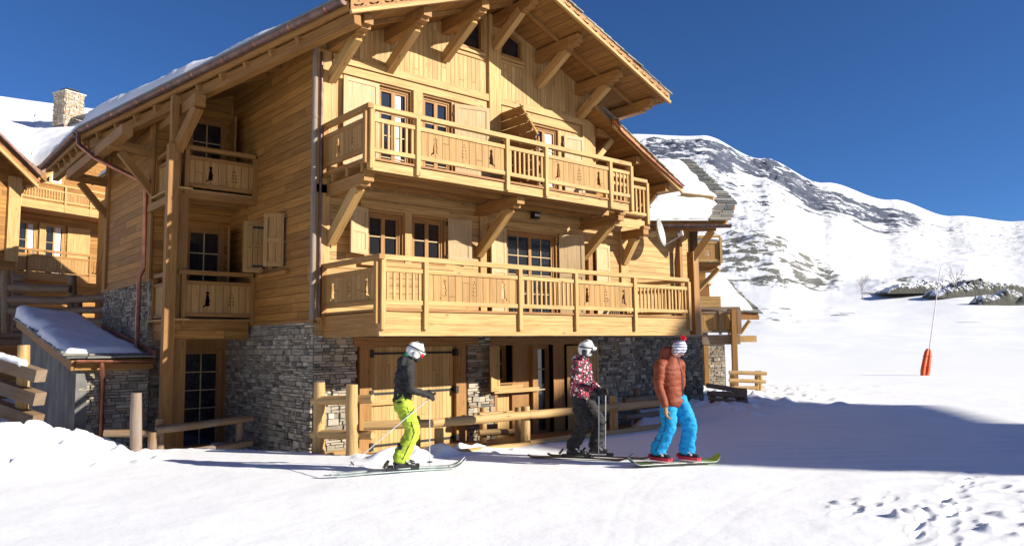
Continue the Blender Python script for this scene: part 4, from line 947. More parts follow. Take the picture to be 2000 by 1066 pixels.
snowc = mixc(n, ramp(n, mid.outputs[0], [(.35, 0.), (.65, 1.)]), mixc(n, fine.outputs[0], (.82, .83, .845), (.90, .905, .915)), mixc(n, fine.outputs[0], (.86, .87, .88), (.92, .925, .93)))
rockc = mixc(n, nB.outputs[0], (.075, .085, .075), (.24, .23, .20)); rockc = mixc(n, dm, rockc, (.10, .115, .155))  # blue haze of the air put into the colour of distant rock
L(mixc(n, rk, snowc, rockc), b.inputs['Base Color']); b.inputs['Roughness'].default_value = .8; b.inputs['Specular IOR Level'].default_value = .2
bp1 = nd(n, 'ShaderNodeBump', ins={'Strength': .32, 'Distance': .014}); L(fine.outputs[0], bp1.inputs['Height'])
bp2 = nd(n, 'ShaderNodeBump', ins={'Strength': .05, 'Distance': .2}); L(mid.outputs[0], bp2.inputs['Height']); L(bp1.outputs[0], bp2.inputs['Normal'])
bp3 = nd(n, 'ShaderNodeBump', ins={'Distance': 9.}); L(mth(n, 'MULTIPLY', dm, .8), bp3.inputs['Strength']); L(nA.outputs[0], bp3.inputs['Height']); L(bp2.outputs[0], bp3.inputs['Normal'])
L(bp3.outputs[0], b.inputs['Normal'])
me.materials.append(gm); go = bpy.data.objects.new('snow_ground', me); COL.objects.link(go); tag(go, 'white snowfield of the piste rising to the mountain', kind='structure')
def gz(x, y): return float(near_h(np.array([x, 0.]), np.array([y, 0.]))[0])

# ---- rocks of the outcrops
ROCK = plain('mossy_rock', (.15, .155, .12), .95, var=.5, scale=.35, bmp=.8)
def rockmat():
    m, n, b = mat('snowy_rock'); L = n.links.new
    g = nd(n, 'ShaderNodeNewGeometry'); s = nd(n, 'ShaderNodeSeparateXYZ'); L(g.outputs['Normal'], s.inputs[0])
    no = nd(n, 'ShaderNodeTexNoise', ins={'Scale': .45, 'Detail': 10, 'Roughness': .75}); L(g.outputs['Position'], no.inputs[0])
    k = mth(n, 'MULTIPLY', mth(n, 'SUBTRACT', mth(n, 'ADD', s.outputs[2], mth(n, 'MULTIPLY', no.outputs[0], 1.9)), 1.56), 14, True)
    L(mixc(n, k, mixc(n, no.outputs[0], (.035, .04, .032), (.19, .18, .14)), (.88, .89, .91)), b.inputs['Base Color']); b.inputs['Roughness'].default_value = .9
    bump(n, b, no.outputs[0], 1., .8); return m
RKM = rockmat()
def outcrop(px, py, r, wx, h, label, seed):
    d = ray(px, py); d2 = V((d.x, d.y, 0)).length; k = r/d2; base = CAM+d*k
    side = V((_r.x, _r.y, 0)).normalized(); dep = V((_f.x, _f.y, 0)).normalized(); mb = MB(); nu, nv = 90, 30; vs = []
    for j in range(nv+1):
        for i in range(nu+1):
            s, t = i/nu*2-1, j/nv*2-1
            e = max(0, 1-abs(s)**2.6)*max(0, 1-abs(t)**3); x = s*wx/2; y = t*wx*.16
            n_ = noise.ridged_multi_fractal(V((x*.12+seed, y*.12, seed)), .9, 2.2, 6, 1, 2); n2 = noise.noise(V((x*.07, seed, 2)))
            n3_ = noise.noise(V((x*.6+seed, y*.6, 1)))+.5*noise.noise(V((x*1.5, y*1.5, seed))); vs.append(base+side*x+dep*y+V((0, 0, -h*.9+h*e**.5*(.95+.40*n_+.5*n2+.22*n3_))))
    mb.add(vs, [(j*(nu+1)+i, j*(nu+1)+i+1, (j+1)*(nu+1)+i+1, (j+1)*(nu+1)+i) for j in range(nv) for i in range(nu)], None, None, False)
    o = mb.build('rock_outcrop', RKM, None, base, fixn=False); return tag(o, label, 'rock', 'rock outcrops on the snowfield')
outcrop(1800, 562, 318, 30, 2.6, 'dark rock outcrop left of the tip of the leaning pole', 3.1)
outcrop(1850, 560, 330, 52, 3.2, 'long low dark rock band with snow patches behind the leaning pole', 4.4)
outcrop(1905, 563, 312, 34, 4.0, 'tall mossy rock outcrop with snow ledges right of the leaning pole', 7.7)
outcrop(1985, 580, 262, 26, 3.6, 'brownish rock outcrop at the right edge of the picture', 5.2)
mb = MB(); P = at(1996, 588, 'Y', 0+at(1996, 588, 'Z', 6)[1]) if False else atd(1997, 590, 150); mb.tube([P+V((-.9, .9, -.4)), P+V((0, 0, .35)), P+V((1.2, -1.2, .0))], [.3, .95, .4], 10, wob=.15); tag(mb.build('boulder', ROCK, None, P), 'small dark boulder below the brownish outcrop on the open snow', 'rock')

# ---- bare shrubs
TW = plain('bare_twigs', (.30, .24, .21), .9, var=.3)
def shrub(px, py, r, h, label, seed):
    d = ray(px, py); k = r/V((d.x, d.y)).length; B = CAM+d*k; R_ = random.Random(seed); t = thing('bare_shrub', B, label, 'shrub', 'leafless shrubs on the slope'); mb = MB(); tw = MB()
    def br(p, d, l, rr, g):
        q = p+d*l; (mb if g == 0 else tw).tube([p, q], [rr, rr*.6], 5, caps=False)
        if g < 4:
            for _ in range(3 if g else 4): br(p.lerp(q, R_.uniform(.45, 1)), (d+V((R_.uniform(-.7, .7), R_.uniform(-.7, .7), R_.uniform(-.1, .6)))).normalized(), l*R_.uniform(.55, .75), rr*.55, g+1)
    br(B-V((0, 0, .1)), V((R_.uniform(-.3, .3), 0, 1)).normalized(), h*.42, h*.013, 0); mb.build('stem', TW, t); tw.build('twigs', TW, t, fixn=False)
shrub(1685, 583, 140, 5.4, 'pinkish bare shrub leaning on the open slope left of the pole', 3); shrub(1868, 574, 190, 7.5, 'thin bare shrub in front of the rock outcrop right of the pole', 5); shrub(1533, 562, 150, 3.2, 'small bare shrub on the slope nearest the far chalet', 8)
shrub(1660, 517, 300, 6.5, 'tiny bare shrub high on the slope beside the rock rib', 9)

# ---- piste marker
B = at(1806, 733, 'Z', 0); T = at(1837, 522, 'Y', B.y-.3); t = thing('piste_pole', B, 'thin leaning white pole in two orange pads standing in the snow', 'pole')
mb = MB(); mb.tube([B-V((0, 0, .3)), T], [.035, .022], 8); mb.build('pole', plain('pole_white', (.70, .62, .60), .5, var=.1), t)
OR = plain('orange_padding', (.75, .10, .015), .55, var=.18, scale=4, bmp=.2); dd = (T-B).normalized()
for s_ in (-1, 1):
    mb = MB(); o = B+_r*(.105*s_); pts = [o+V((0, 0, -.05))-dd*0, o+dd*.25+_r*.02*s_, o+dd*.8, o+dd*1.25-_r*.03*s_, o+dd*1.42-_r*.07*s_]; mb.tube(pts, [.105, .12, .115, .11, .07], 12); mb.build('pad', OR, t)
mb = MB(); mb.tube([B+dd*1.1-_r*.19+_f*-.02, B+dd*1.1+_r*.2+_f*-.02], .175, 12); mb = MB(); 
for z in (.45, 1.05): mb.tube([B+dd*z+_r*(.235*cos(q))-_f*(.13*sin(q)) for q in [2*pi*i/16 for i in range(17)]], .012, 5, caps=False)
mb.build('pad_strap', plain('dark_strap', (.12, .03, .01), .7), t)
# ================================================================== fences, deck, shed
def log(mb, p, q, r, n=10, wob=.03, r2=None):
    p, q = V(p), V(q); L = (q-p).length; k = max(2, int(L/.35)); pts = [p.lerp(q, i/k)+V((U(-1, 1), U(-1, 1), U(-1, 1)))*r*.07*(0 < i < k) for i in range(k+1)]
    rs = [(r+((r2 or r)-r)*i/k)*U(.95, 1.05) for i in range(k+1)]; rs[0] *= .93; rs[-1] *= .93
    return mb.tube(pts, rs, n, wob=wob)
def fence(name, loc, label, posts, rails, m='log', grp='log fences', rp=.085, rr=.075, snow=()):
    t = thing(name, loc, label, 'fence', grp)
    for (x, y, z0, z1) in posts: mb = MB(); log(mb, (x, y, z0), (x, y, z1), rp); mb.build('post', W[m], t)
    for (p, q) in rails: mb = MB(); log(mb, p, q, rr, r2=rr*.92); mb.build('rail', W[m], t)
    return t
DK = MB(); DK.box((6.45, 10.62, -.27), (15.4, 12.96, -.225), 0); dk = tag(DK.build('terrace_deck', W['deck'], None, (10, 11, -.25)), 'low brown plank deck in front of the garage and entrance doors', 'deck')
m_ = MB(); m_.box((6.5, 10.56, -.5), (15.4, 10.62, -.23), 0); m_.build('fascia', W['warm'], dk)
fence('log_fence', (6.2, 12, -.3), 'short two-post log fence at the stone corner left of the garage door',
      [(6.17, 12.25, -.6, 1.19), (6.36, 11.45, -.5, 1.17)], [((6.10, 12.35, .87), (6.62, 11.2, .93)), ((6.10, 12.35, .30), (6.62, 11.2, .33)), ((6.3, 12.5, -.12), (7.0, 12.3, -.08))], rp=.105, rr=.085)
fence('log_fence', (8, 10.3, -.3), 'long log fence along the deck edge behind the three people',
      [(7.62, 10.72, -.5, .40), (7.30, 10.95, -.5, .62), (9.28, 10.36, -.5, .69), (11.68, 10.36, -.5, .75), (13.4, 10.45, -.5, .78)],
      [((6.5, 11.3, .49), (7.7, 10.52, .50)), ((7.15, 10.27, .55), (9.4, 10.24, .54)), ((9.25, 10.24, .54), (11.75, 10.24, .54)), ((11.6, 10.24, .53), (13.75, 10.34, .52)),
       ((7.3, 10.27, .02), (9.4, 10.24, -.0)), ((9.25, 10.24, .02), (11.75, 10.24, .03)), ((11.6, 10.24, .02), (13.75, 10.34, .02))], rr=.078)
fence('log_fence', (10, 12.4, -.3), 'low log fence on the deck standing against the stone between the doors',
      [(10.05, 12.55, -.4, .50), (10.6, 12.05, -.4, .5)], [((9.85, 12.45, .36), (11.35, 12.3, .33)), ((9.85, 12.45, -.0), (11.0, 12.3, -.05))], rr=.07, rp=.08)
fence('log_fence', (14, 11.5, -.3), 'shaded log fence at the right end of the deck by the stone wall',
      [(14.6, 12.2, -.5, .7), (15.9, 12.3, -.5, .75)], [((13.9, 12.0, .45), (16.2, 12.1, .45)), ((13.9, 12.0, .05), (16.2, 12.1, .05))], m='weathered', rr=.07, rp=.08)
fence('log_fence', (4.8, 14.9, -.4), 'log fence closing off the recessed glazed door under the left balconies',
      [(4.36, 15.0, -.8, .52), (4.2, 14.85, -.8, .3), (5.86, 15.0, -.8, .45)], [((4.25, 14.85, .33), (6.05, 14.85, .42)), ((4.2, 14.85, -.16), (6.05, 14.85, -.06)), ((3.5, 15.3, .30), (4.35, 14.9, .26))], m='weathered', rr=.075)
# the fence climbing past the shed: one rough post and three squared logs, snow on the top one
t = fence('log_fence', (2.3, 16, 0), 'sunlit three-rail log fence ending above the snow bank at the left edge', [], [], m='log')
P = lambda x, y, d=13.5: atd(x, y, d)
mb = MB(); log(mb, V((2.33, 15.95, -.3)), V((2.30, 15.95, 1.90)), .105, wob=.02); mb.build('post', W['log'], t)
for (a, b, r) in (((-90, 683), (80, 734), .11), ((-90, 725), (78, 779), .115), ((-90, 766), (74, 822), .115)):
    mb = MB(); mb.beam(P(*a, 13.8), P(*b, 13.2), r*2, r*1.95); mb.build('rail', W['weathered'], t)
s = MB(); a, b = P(-90, 668, 13.8), P(52, 712, 13.25); k = 26
s.tube([a.lerp(b, i/k)+V((0, 0, .02*noise.noise(V((i*.7, 3, 1))))) for i in range(k+1)], [.075+.02*noise.noise(V((i*.5, 1, 2))) for i in range(k)]+[.03], 9); s.build('snow_cap', SNOW, t)
t = thing('lone_post', (3.72, 14.08, 0), 'single weathered round post standing in the snow beside a flat stone', 'post'); mb = MB(); log(mb, (3.73, 14.08, -.3), (3.70, 14.08, 1.06), .095, 12); mb.build('post', W['grey'], t)
mb = MB(); q = [at(200, 876, 'Z', .12), at(252, 884, 'Z', .06), at(212, 892, 'Z', .08), at(240, 872, 'Z', .10)]
o_ = at(228, 882, 'Z', .09); mb.hexa([o_+V(v) for v in ((-.28, -.1, .0), (.30, -.16, -.04), (-.30, .22, .05), (.26, .2, .0), (-.27, -.1, .05), (.29, -.15, .01), (-.28, .2, .10), (.25, .19, .05))], 0); tag(mb.build('stone_slab', SLATE, None, o_), 'flat grey stone slab lying on the snow left of the lone post', 'slab')

# ---- shed
SHD = thing('shed', (4, 18, 0), 'low shed of concrete and stone with a snow covered slate roof left of the chalet', 'shed')
sf = Frame((0, 17.1, 0), (1, 0, 0), (0, -1, 0)); sl_ = Frame((3.36, 0, 0), (0, 1, 0), (-1, 0, 0))
stones(sf, (3.40, 4.72, -.8, 1.38), [], 'stone_wall', SHD, tmin=.2, tmax=1.0)
mb = MB(); mb.box((3.4, 17.11, -.8), (4.74, 17.3, 1.42)); mb.build('stone_core', MORTAR, SHD)
mb = MB(); mb.prism([(17.05, -.8), (23.6, -.8), (23.6, 2.36), (17.05, 1.42)], [], lambda a, b, c: sl_.P(a, -b, c), .2); mb.build('wall', CONC, SHD)
mb = MB(); sf.box(mb, 3.42, 4.7, .0, .07, 1.38, 1.42, 0); mb.build('wall_plate', W['beam'], SHD)
def sr(x, y, dz=0): return V((x, y, 1.56+(y-16.85)*.150+dz))
mb = MB(); q = [sr(3.22, 16.85), sr(4.74, 16.85), sr(3.22, 23.7), sr(4.74, 23.7)]; mb.hexa(q+[p+V((0, 0, .05)) for p in q], 0); SR = mb.build('roof', W['warm'], SHD)
mb = MB(); mb.beam(sr(3.25, 16.85, -.06), sr(3.25, 23.7, -.06), .05, .2); mb.build('verge_board', W['warm'], SR)
mb = MB(); mb.beam(sr(3.3, 16.95, -.10), sr(4.74, 16.95, -.10), .08, .14); mb.build('eave_board', W['fresh'], SR)
slates(sr(3.16, 16.78, .06), sr(4.70, 16.78, .06), sr(4.70, 23.7, .06), sr(3.16, 23.7, .06), 'slates', SR, row=.32, wid=.45, th=.03, ragged=.06)
snow_quad(sr(3.16, 17.25, .1), sr(4.66, 17.15, .1), sr(4.70, 23.6, .1), sr(3.16, 23.6, .1), lambda s, t: .10+.20*t*(1-.7*s)+.05*(1-s), 50, 110, 'roof_snow', SR, 21, rough=.22, edge=.3, lump=1.1)
gutter(V((3.30, 16.74, 1.60)), V((4.74, 16.74, 1.56)), .06, COPPER, SR, .6)
mb = MB(); mb.tube([V((3.74, 16.74, 1.55)), V((3.76, 16.76, 1.38)), V((3.83, 16.98, 1.16)), V((3.83, 17.0, -.6))], .045, 10); mb.build('downpipe', COPPER, SHD)
mb = MB(); mb.beam((4.72, 16.74, 1.70), (4.70, 19.2, 2.10), .05, .16); mb.beam((4.70, 19.2, 2.10), (4.70, 21, 2.35), .05, .14); mb.build('flashing', COPPER, SR)

# ---- terrace fence behind the shed
pl = lambda x, y: atd(x, y, 24.5)
fence('log_fence', pl(70, 600), 'tall shaded log fence behind the shed below the left chalet', [], [])
tf = COL.objects[-1] if False else [o for o in COL.objects if o.get('label', '').startswith('tall shaded')][0]
for (x, y0, y1, r) in ((13, 650, 528, .16), (141, 628, 537, .14), (153, 628, 575, .12), (203, 632, 590, .12)):
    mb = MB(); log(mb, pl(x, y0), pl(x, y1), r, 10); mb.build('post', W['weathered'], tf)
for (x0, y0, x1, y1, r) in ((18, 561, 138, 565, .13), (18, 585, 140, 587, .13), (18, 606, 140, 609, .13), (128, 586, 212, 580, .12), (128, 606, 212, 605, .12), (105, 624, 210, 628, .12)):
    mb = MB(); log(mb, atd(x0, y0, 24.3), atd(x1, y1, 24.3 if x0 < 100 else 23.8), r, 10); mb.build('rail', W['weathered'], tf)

# ================================================================== the chalet behind on the left
LC = thing('chalet', atd(120, 560, 36), 'sunlit wooden chalet behind on the left with chimney and deep snow on its roof', 'chalet')
az = radians(66.2); uL = V((sin(az), cos(az), 0)); nL = V((cos(az), -sin(az), 0)); OL = atd(34, 394, 31); OL.z = 0
FL_ = Frame(OL, uL, nL); WL = Frame(OL-nL*1.5, uL, nL)
def onf(f, x, y):
    d = ray(x, y); t = (f.O-CAM).dot(f.n)/d.dot(f.n); p = CAM+d*t; return (p-f.O).dot(f.u), p.z
def lp_(mb, n, m, par=None): return mb.build(n, W[m] if isinstance(m, str) else m, par or LC)
a0, zb = onf(FL_, 36, 396); zr = onf(FL_, 43, 346)[1]; aR = 9.0
zd = zb+.02
print('left chalet', a0, zb, zr, [round(onf(FL_, x, 400)[0], 2) for x in (40, 126, 176, 215)])
w0 = onf(WL, 17, 440)[0]
zlow = zb-2.75
# wall behind the balconies, its windows and shutters
wins = [(onf(WL, 34, 470)[0], onf(WL, 72, 470)[0]), (onf(WL, 87, 470)[0], onf(WL, 126, 470)[0])]
zt_ = zb-.45
mb = MB(); boarded(mb, WL, (-3, 9.5, zlow-3.2, zb+1.45), [(a, b, zlow, zt_) for a, b in wins]+[(1.6, 5.2, zlow-2.6, zlow-.35)], depth=.1); lp_(mb, 'wall', 'siding')
for (a, b) in wins:
    window(LC, WL, a, b, zlow, zt_, cols=1, rows=3, leaves=2, fm='beam', curtain=(a+(b-a)*.5, a+(b-a)*.85), depth=.08)
shutter(LC, WL, wins[1][1]+.1, wins[1][1]+1.15, zlow, zt_, 0, 4, 1, mt='beam'); mb = MB(); WL.box(mb, onf(WL, 74, 470)[0], onf(WL, 86, 470)[0], 0, .1, zlow, zt_, 2); lp_(mb, 'wall_post', 'beam')
window(LC, WL, 1.7, 3.0, zb+.1, zb+2.2, cols=1, rows=3, leaves=2, fm='beam', curtain=(2.3, 2.9))
mb = MB(); WL.box(mb, -3, 9.4, -6, -.4, zlow-3.1, zb+1.4); lp_(mb, 'interior', ROOM)
# upper balcony
b = MB(); FL_.box(b, a0, aR, -1.5, 0, zb-.02, zb+.08); ub2 = lp_(b, 'balcony', 'deck')
m_ = MB(); FL_.box(m_, a0, aR, -.02, .05, zb-.12, zb+.22, 0); m_.build('fascia', W['beam'], ub2); m_ = MB(); FL_.box(m_, a0, aR, -1.4, -.05, zb-.10, zb-.03, 0); m_.build('underside', W['warm'], ub2)
A1 = [a0+.06, onf(FL_, 126, 400)[0], onf(FL_, 176, 400)[0], onf(FL_, 240, 400)[0]]
railing(ub2, FL_, A1, ['picket', 'panel', 'panel'], zr+.0, zr-.28, zb+.38, zb-.1, cuts=1)
# lower balcony, in the shade
b = MB(); FL_.box(b, -4, aR, -1.5, 0, zlow-.12, zlow-.02); lb2 = lp_(b, 'balcony', 'deck')
m_ = MB(); FL_.box(m_, -4, aR, -.02, .05, zlow-.34, zlow-.05, 0); m_.build('fascia', W['fresh'], lb2)
railing(lb2, FL_, [-4, a0+.5, onf(FL_, 58, 500)[0]+.0, onf(FL_, 175, 510)[0], 7.5], ['panel', 'panel', 'panel', 'picket'], zlow+.93, zlow+.72, zlow+.08, zlow-.3, mt='fresh', cuts=1)
# left wing with its own gable, nearer to us
gw = Frame(FL_.P(0, 1.0, 0), uL, nL); g1 = onf(gw, 36, 400)[0]
mb = MB(); mb.prism([(-5, zlow-3), (g1, zlow-3), (g1, onf(gw, 36, 345)[1]), (-5, onf(gw, 36, 345)[1]+3.0)], [], lambda a, b, c: gw.P(a, -b, c), .12); lp_(mb, 'wall', 'siding')
mb = MB(); gw.box(mb, g1-.45, g1+.02, 0, .12, zlow+.2, onf(gw, 36, 348)[1], 2); lp_(mb, 'wall_post', 'beam')
for k in range(11):
    z = zlow-.45-.33*k*.75; mb = MB(); log(mb, gw.P(-5, .08, z), gw.P(g1+.25, .08, z), .14, 9); lp_(mb, 'wall_log', 'weathered')
va = onf(gw, 47, 345); vb = onf(gw, -60, 240)
rf = MB(); 
def verge(p, q, thick=.5, d=.9):
    A_, B_ = gw.P(p[0], d, p[1]), gw.P(q[0], d, q[1]); mb = MB(); mb.beam(A_, B_, .06, thick*.62); o = lp_(mb, 'barge_board', 'fresh'); mb = MB(); mb.beam(A_+V((0, 0, thick*.42)), B_+V((0, 0, thick*.42)), .5, .09); mb.build('slate_edge', DCOPPER, o)
    n = 10; mb = MB()
    for k in range(n):
        c = A_.lerp(B_, (k+.5)/n)+nL*.032; mb.beam(c-(B_-A_).normalized()*.2, c+(B_-A_).normalized()*.2+V((0, 0, .03)), .012, .05)
    mb.build('barge_carving', W['warm'], o)
    mb = MB(); mb.beam(A_-V((0, 0, thick*.4)), B_-V((0, 0, thick*.4)), .1, .1); mb.build('barge_trim', W['beam'], o)
verge((va[0]-.0, va[1]-.3), (vb[0], vb[1]-.3))
q = [gw.P(va[0]+.4, .8, va[1]+.02), gw.P(va[0]+.4, -6, va[1]+.02), gw.P(vb[0], .8, vb[1]+.1), gw.P(vb[0], -6, vb[1]+.1)]
mb = MB(); mb.hexa([p-V((0, 0, .25)) for p in q]+q, 0); lp_(mb, 'roof', 'soffit')
va2 = onf(gw, 60, 346); vb2 = onf(gw, 118, 306); verge((va2[0], va2[1]-.2), (vb2[0]+3, vb2[1]-.2+3*(vb2[1]-va2[1])/(vb2[0]-va2[0])), d=.1)
Rz = lambda x, y, t: atd(x, y, t)
R_L, R_M, R_R = Rz(-120, 219, 42), Rz(70, 220, 42), Rz(330, 223, 42)
Vp = Rz(60, 331, 31.0); AL = Rz(-70, 232, 30.2); BR = Rz(210, 250, 31)
rfo = MB(); rfo.quad(Vp-V((0, 0, .15)), AL-V((0, 0, .15)), R_L-V((0, 0, .15)), R_M-V((0, 0, .15))); rfo.quad(Vp-V((0, 0, .15)), R_M-V((0, 0, .15)), R_R-V((0, 0, .15)), BR-V((0, 0, .15))); ro = lp_(rfo, 'roof', SLATE)
snow_quad(Vp, AL, R_L, R_M, .30, 60, 60, 'roof_snow', ro, 31, rough=.35, edge=.4, lump=.45, round_edges=(0, 1, 1, 1)); snow_quad(Vp, R_M, R_R, BR, .30, 60, 60, 'roof_snow', ro, 33, rough=.35, edge=.4, lump=.45, round_edges=(1, 1, 0, 1))
# body under the roofs
mb = MB(); q = [WL.P(-6, -.2, 0), WL.P(10, -.2, 0), WL.P(-6, -9, 0), WL.P(10, -9, 0)]; zz = [zb+1.3, zb+1.3, zb+1.4, zb+1.4]; mb.hexa([V((p.x, p.y, -1)) for p in q]+[V((p.x, p.y, z)) for p, z in zip(q, zz)], 0); lp_(mb, 'wall', 'siding')
mb = MB(); pp = [onf(WL, x, y) for x, y in ((62, 425), (300, 425), (300, 240), (212, 262), (64, 342))]; mb.prism(pp, [], lambda a, b, c: WL.P(a, -.25-b, c), .2); lp_(mb, 'gable_wall', 'siding')
# chimney
cb, ct = Rz(133, 246, 37), Rz(133, 184, 37); cf = Frame(V((cb.x, cb.y, 0)), V((_r.x, _r.y, 0)).normalized(), -V((_f.x, _f.y, 0)).normalized()); cf2 = Frame(cf.P(.52, .0, 0), -cf.n, cf.u)
rot = radians(28); uc = cf.u*cos(rot)-cf.n*-sin(rot)*1; 
ch = MB(); cc = V((cb.x, cb.y, 0)); uA = (cf.u*cos(rot)+cf.n*sin(rot)).normalized(); nA = (cf.n*cos(rot)-cf.u*sin(rot)).normalized(); hw = .46
fA = Frame(cc+nA*hw, uA, nA); fB = Frame(cc+uA*hw, -nA, uA); fC = Frame(cc-uA*hw, nA, -uA)
core = MB(); fA.box(core, -hw, hw, -2*hw, 0, cb.z-.8, ct.z); chm = lp_(core, 'chimney', MORTAR)
for f_ in (fA, fB, fC): stones(f_, (-hw, hw, cb.z-.1, ct.z), [], 'chimney_stone', chm, size=1.3, tmin=.45, tmax=1.1)
m_ = MB(); fA.box(m_, -hw-.07, hw+.07, -2*hw-.07, .07, ct.z, ct.z+.06); m_.build('chimney_slab', plain('cap_slab', (.5, .48, .43), .8), chm)
m_ = MB(); fA.box(m_, -.3, .3, -hw-.3, -hw+.3, ct.z+.20, ct.z+.24); [fA.box(m_, x-.02, x+.02, -hw+y-.02, -hw+y+.02, ct.z+.06, ct.z+.2) for x in (-.27, -.09, .09, .27) for y in (-.27, .27)]; fA.box(m_, -.22, .22, -hw-.22, -hw+.22, ct.z+.06, ct.z+.15); m_.build('chimney_cowl', IRON, chm)
m_ = MB(); fA.box(m_, -hw-.04, hw+.04, -2*hw-.04, .04, cb.z-.5, cb.z-.1); m_.build('flashing', DCOPPER, chm)
m_ = MB(); fA.box(m_, .6, 2.2, -1.1, -.3, cb.z+.25, cb.z+.31); m_.build('slate_edge', SLATE, ro)

# ================================================================== the chalet behind on the right
FC = thing('chalet', atd(1420, 760, 29), 'small far chalet at the right end with balconies, shaded deck rail and snow roof', 'chalet')
uF = V((_r.x, _r.y, 0)).normalized(); nF = -V((_f.x, _f.y, 0)).normalized()
def pf(x, y, t): return atd(x, y, t)
def slab(x0, y0, x1, y1, t, dep, n, m, par=None, g=0):
    'a box whose front face spans the two points, dep metres deep'
    A_, B_ = pf(x0, y1, t), pf(x1, y0, t); L = (B_-A_).dot(uF); mb = MB()
    mb.hexa([A_+uF*a-nF*b_+V((0, 0, c)) for c in (0, B_.z-A_.z) for b_ in (0, dep) for a in (0, L)], g); return mb.build(n, W[m] if isinstance(m, str) else m, par or FC)
slab(1330, 470, 1384, 800, 29.5, 3, 'wall', 'siding')
slab(1384, 672, 1418, 775, 29, 2, 'stone_core', MORTAR)
sfr = Frame(V((pf(1384, 775, 28.95).x, pf(1384, 775, 28.95).y, 0)), uF, nF); LL = (pf(1418, 775, 28.95)-pf(1384, 775, 28.95)).dot(uF)
stones(sfr, (0, LL, pf(1400, 775, 29).z, pf(1400, 676, 29).z), [], 'stone_wall', FC, size=1.1, tmin=.35, tmax=1.0)
slab(1378, 674, 1385, 760, 28.9, .2, 'wall_post', 'fresh', g=2)
# upper balcony
ub3 = slab(1352, 511, 1412, 514, 26.5, 1.4, 'balcony', 'deck')
fu = Frame(V((pf(1352, 511, 26.5).x, pf(1352, 511, 26.5).y, 0)), uF, nF); Lu_ = (pf(1410, 511, 26.5)-pf(1352, 511, 26.5)).dot(uF)
zt3, zb3 = pf(1400, 459, 26.5).z, pf(1400, 513, 26.5).z
railing(ub3, fu, [.05, Lu_-.03], ['panel'], zt3, zt3-.22, zb3+.12, zb3-.02, cuts=1)
slab(1352, 514, 1408, 519, 26.6, 1.2, 'joist', 'warm', ub3)
mb = MB(); mb.beam(pf(1364, 566, 27), pf(1404, 524, 26.6), .14, .14); mb.build('strut', W['beam'], FC)
slab(1352, 520, 1400, 529, 26.9, .9, 'bracket_beam', 'warm')
# snow roof
q = [pf(1374, 604, 29.5), pf(1481, 611, 29.5), pf(1399, 532, 33), pf(1370, 530, 33)]
mb = MB(); mb.hexa([p-V((0, 0, .22)) for p in (q[0], q[1], q[3], q[2])]+[p-V((0, 0, .04)) for p in (q[0], q[1], q[3], q[2])], 0); fro = mb.build('roof', W['warm'], FC)
slates(q[0]-V((0, 0, .04)), q[1]-V((0, 0, .04))+uF*.1, q[2]-V((0, 0, .04))+uF*.1, q[3]-V((0, 0, .04)), 'slates', fro, row=.35, wid=.5, th=.04, ragged=.08)
snow_quad(q[0], q[1], q[2], q[3], .22, 50, 40, 'roof_snow', fro, 41, rough=.2, edge=.22, lump=.6)
slab(1445, 615, 1483, 624, 29.4, .2, 'eave_board', 'fresh'); mb = MB(); mb.beam(pf(1447, 650, 29.6), pf(1464, 626, 29.5), .3, .12); mb.build('strut', W['beam'], FC)
slab(1440, 655, 1478, 668, 29.3, .25, 'beam_end', 'beam')
# little gable bit and boards between the roof and the balcony
slab(1366, 578, 1408, 600, 28.4, .4, 'wall', 'horiz'); slab(1366, 556, 1386, 580, 28.6, .3, 'wall_post', 'warm')
mb = MB(); mb.beam(pf(1364, 561, 28.2), pf(1386, 554, 28.0), .5, .09); mb.build('roof_edge', W['warm'], FC)
# lower balcony, shaded, with its tall post
lb3 = slab(1366, 653, 1446, 673, 27, 1.5, 'balcony', 'weathered')
f3 = Frame(V((pf(1366, 660, 27).x, pf(1366, 660, 27).y, 0)), uF, nF); L3 = (pf(1446, 660, 27)-pf(1366, 660, 27)).dot(uF); z3t, z3b = pf(1400, 599, 27).z, pf(1400, 653, 27).z
railing(lb3, f3, [.05, .75, L3-.06], ['panel', 'panel'], z3t, z3t-.16, z3b+.14, z3b, mt='weathered', cuts=0)
railing(lb3, Frame(f3.P(L3, 0, 0), -nF, uF), [.05, 1.4], ['panel'], z3t, z3t-.16, z3b+.14, z3b, mt='weathered', cuts=0)
mb = MB(); mb.beam(pf(1432, 604, 26.9), pf(1437, 775, 26.9), .17, .2, up=nF); mb.build('column', W['fresh'], FC)
fence('log_fence', pf(1460, 757, 26), 'small sunlit log fence on the snow right of the far chalet', [], [])
t = [o for o in COL.objects if o.get('label', '').startswith('small sunlit')][0]
for x in (1430, 1479, 1484): mb = MB(); log(mb, pf(x, 762, 26.2), pf(x, 724, 26.2), .09); mb.build('post', W['log'], t)
for (x0, y0, x1, y1) in ((1424, 727, 1497, 729), (1424, 742, 1495, 745), (1420, 758, 1480, 757)): mb = MB(); log(mb, pf(x0, y0, 26), pf(x1, y1, 26), .07); mb.build('rail', W['log'], t)
fence('log_fence', pf(1410, 790, 21), 'dark stair fence in the shade at the corner of the stone wall', [], [])
t = [o for o in COL.objects if o.get('label', '').startswith('dark stair')][0]
for (x, y0, y1, r) in ((1392, 810, 764, .09), (1418, 812, 768, .09), (1436, 812, 770, .085), (1446, 814, 758, .10), (1453, 812, 766, .1)): mb = MB(); log(mb, pf(x, y0, 21.3), pf(x, y1, 21.3), r); mb.build('post', W['weathered'], t)
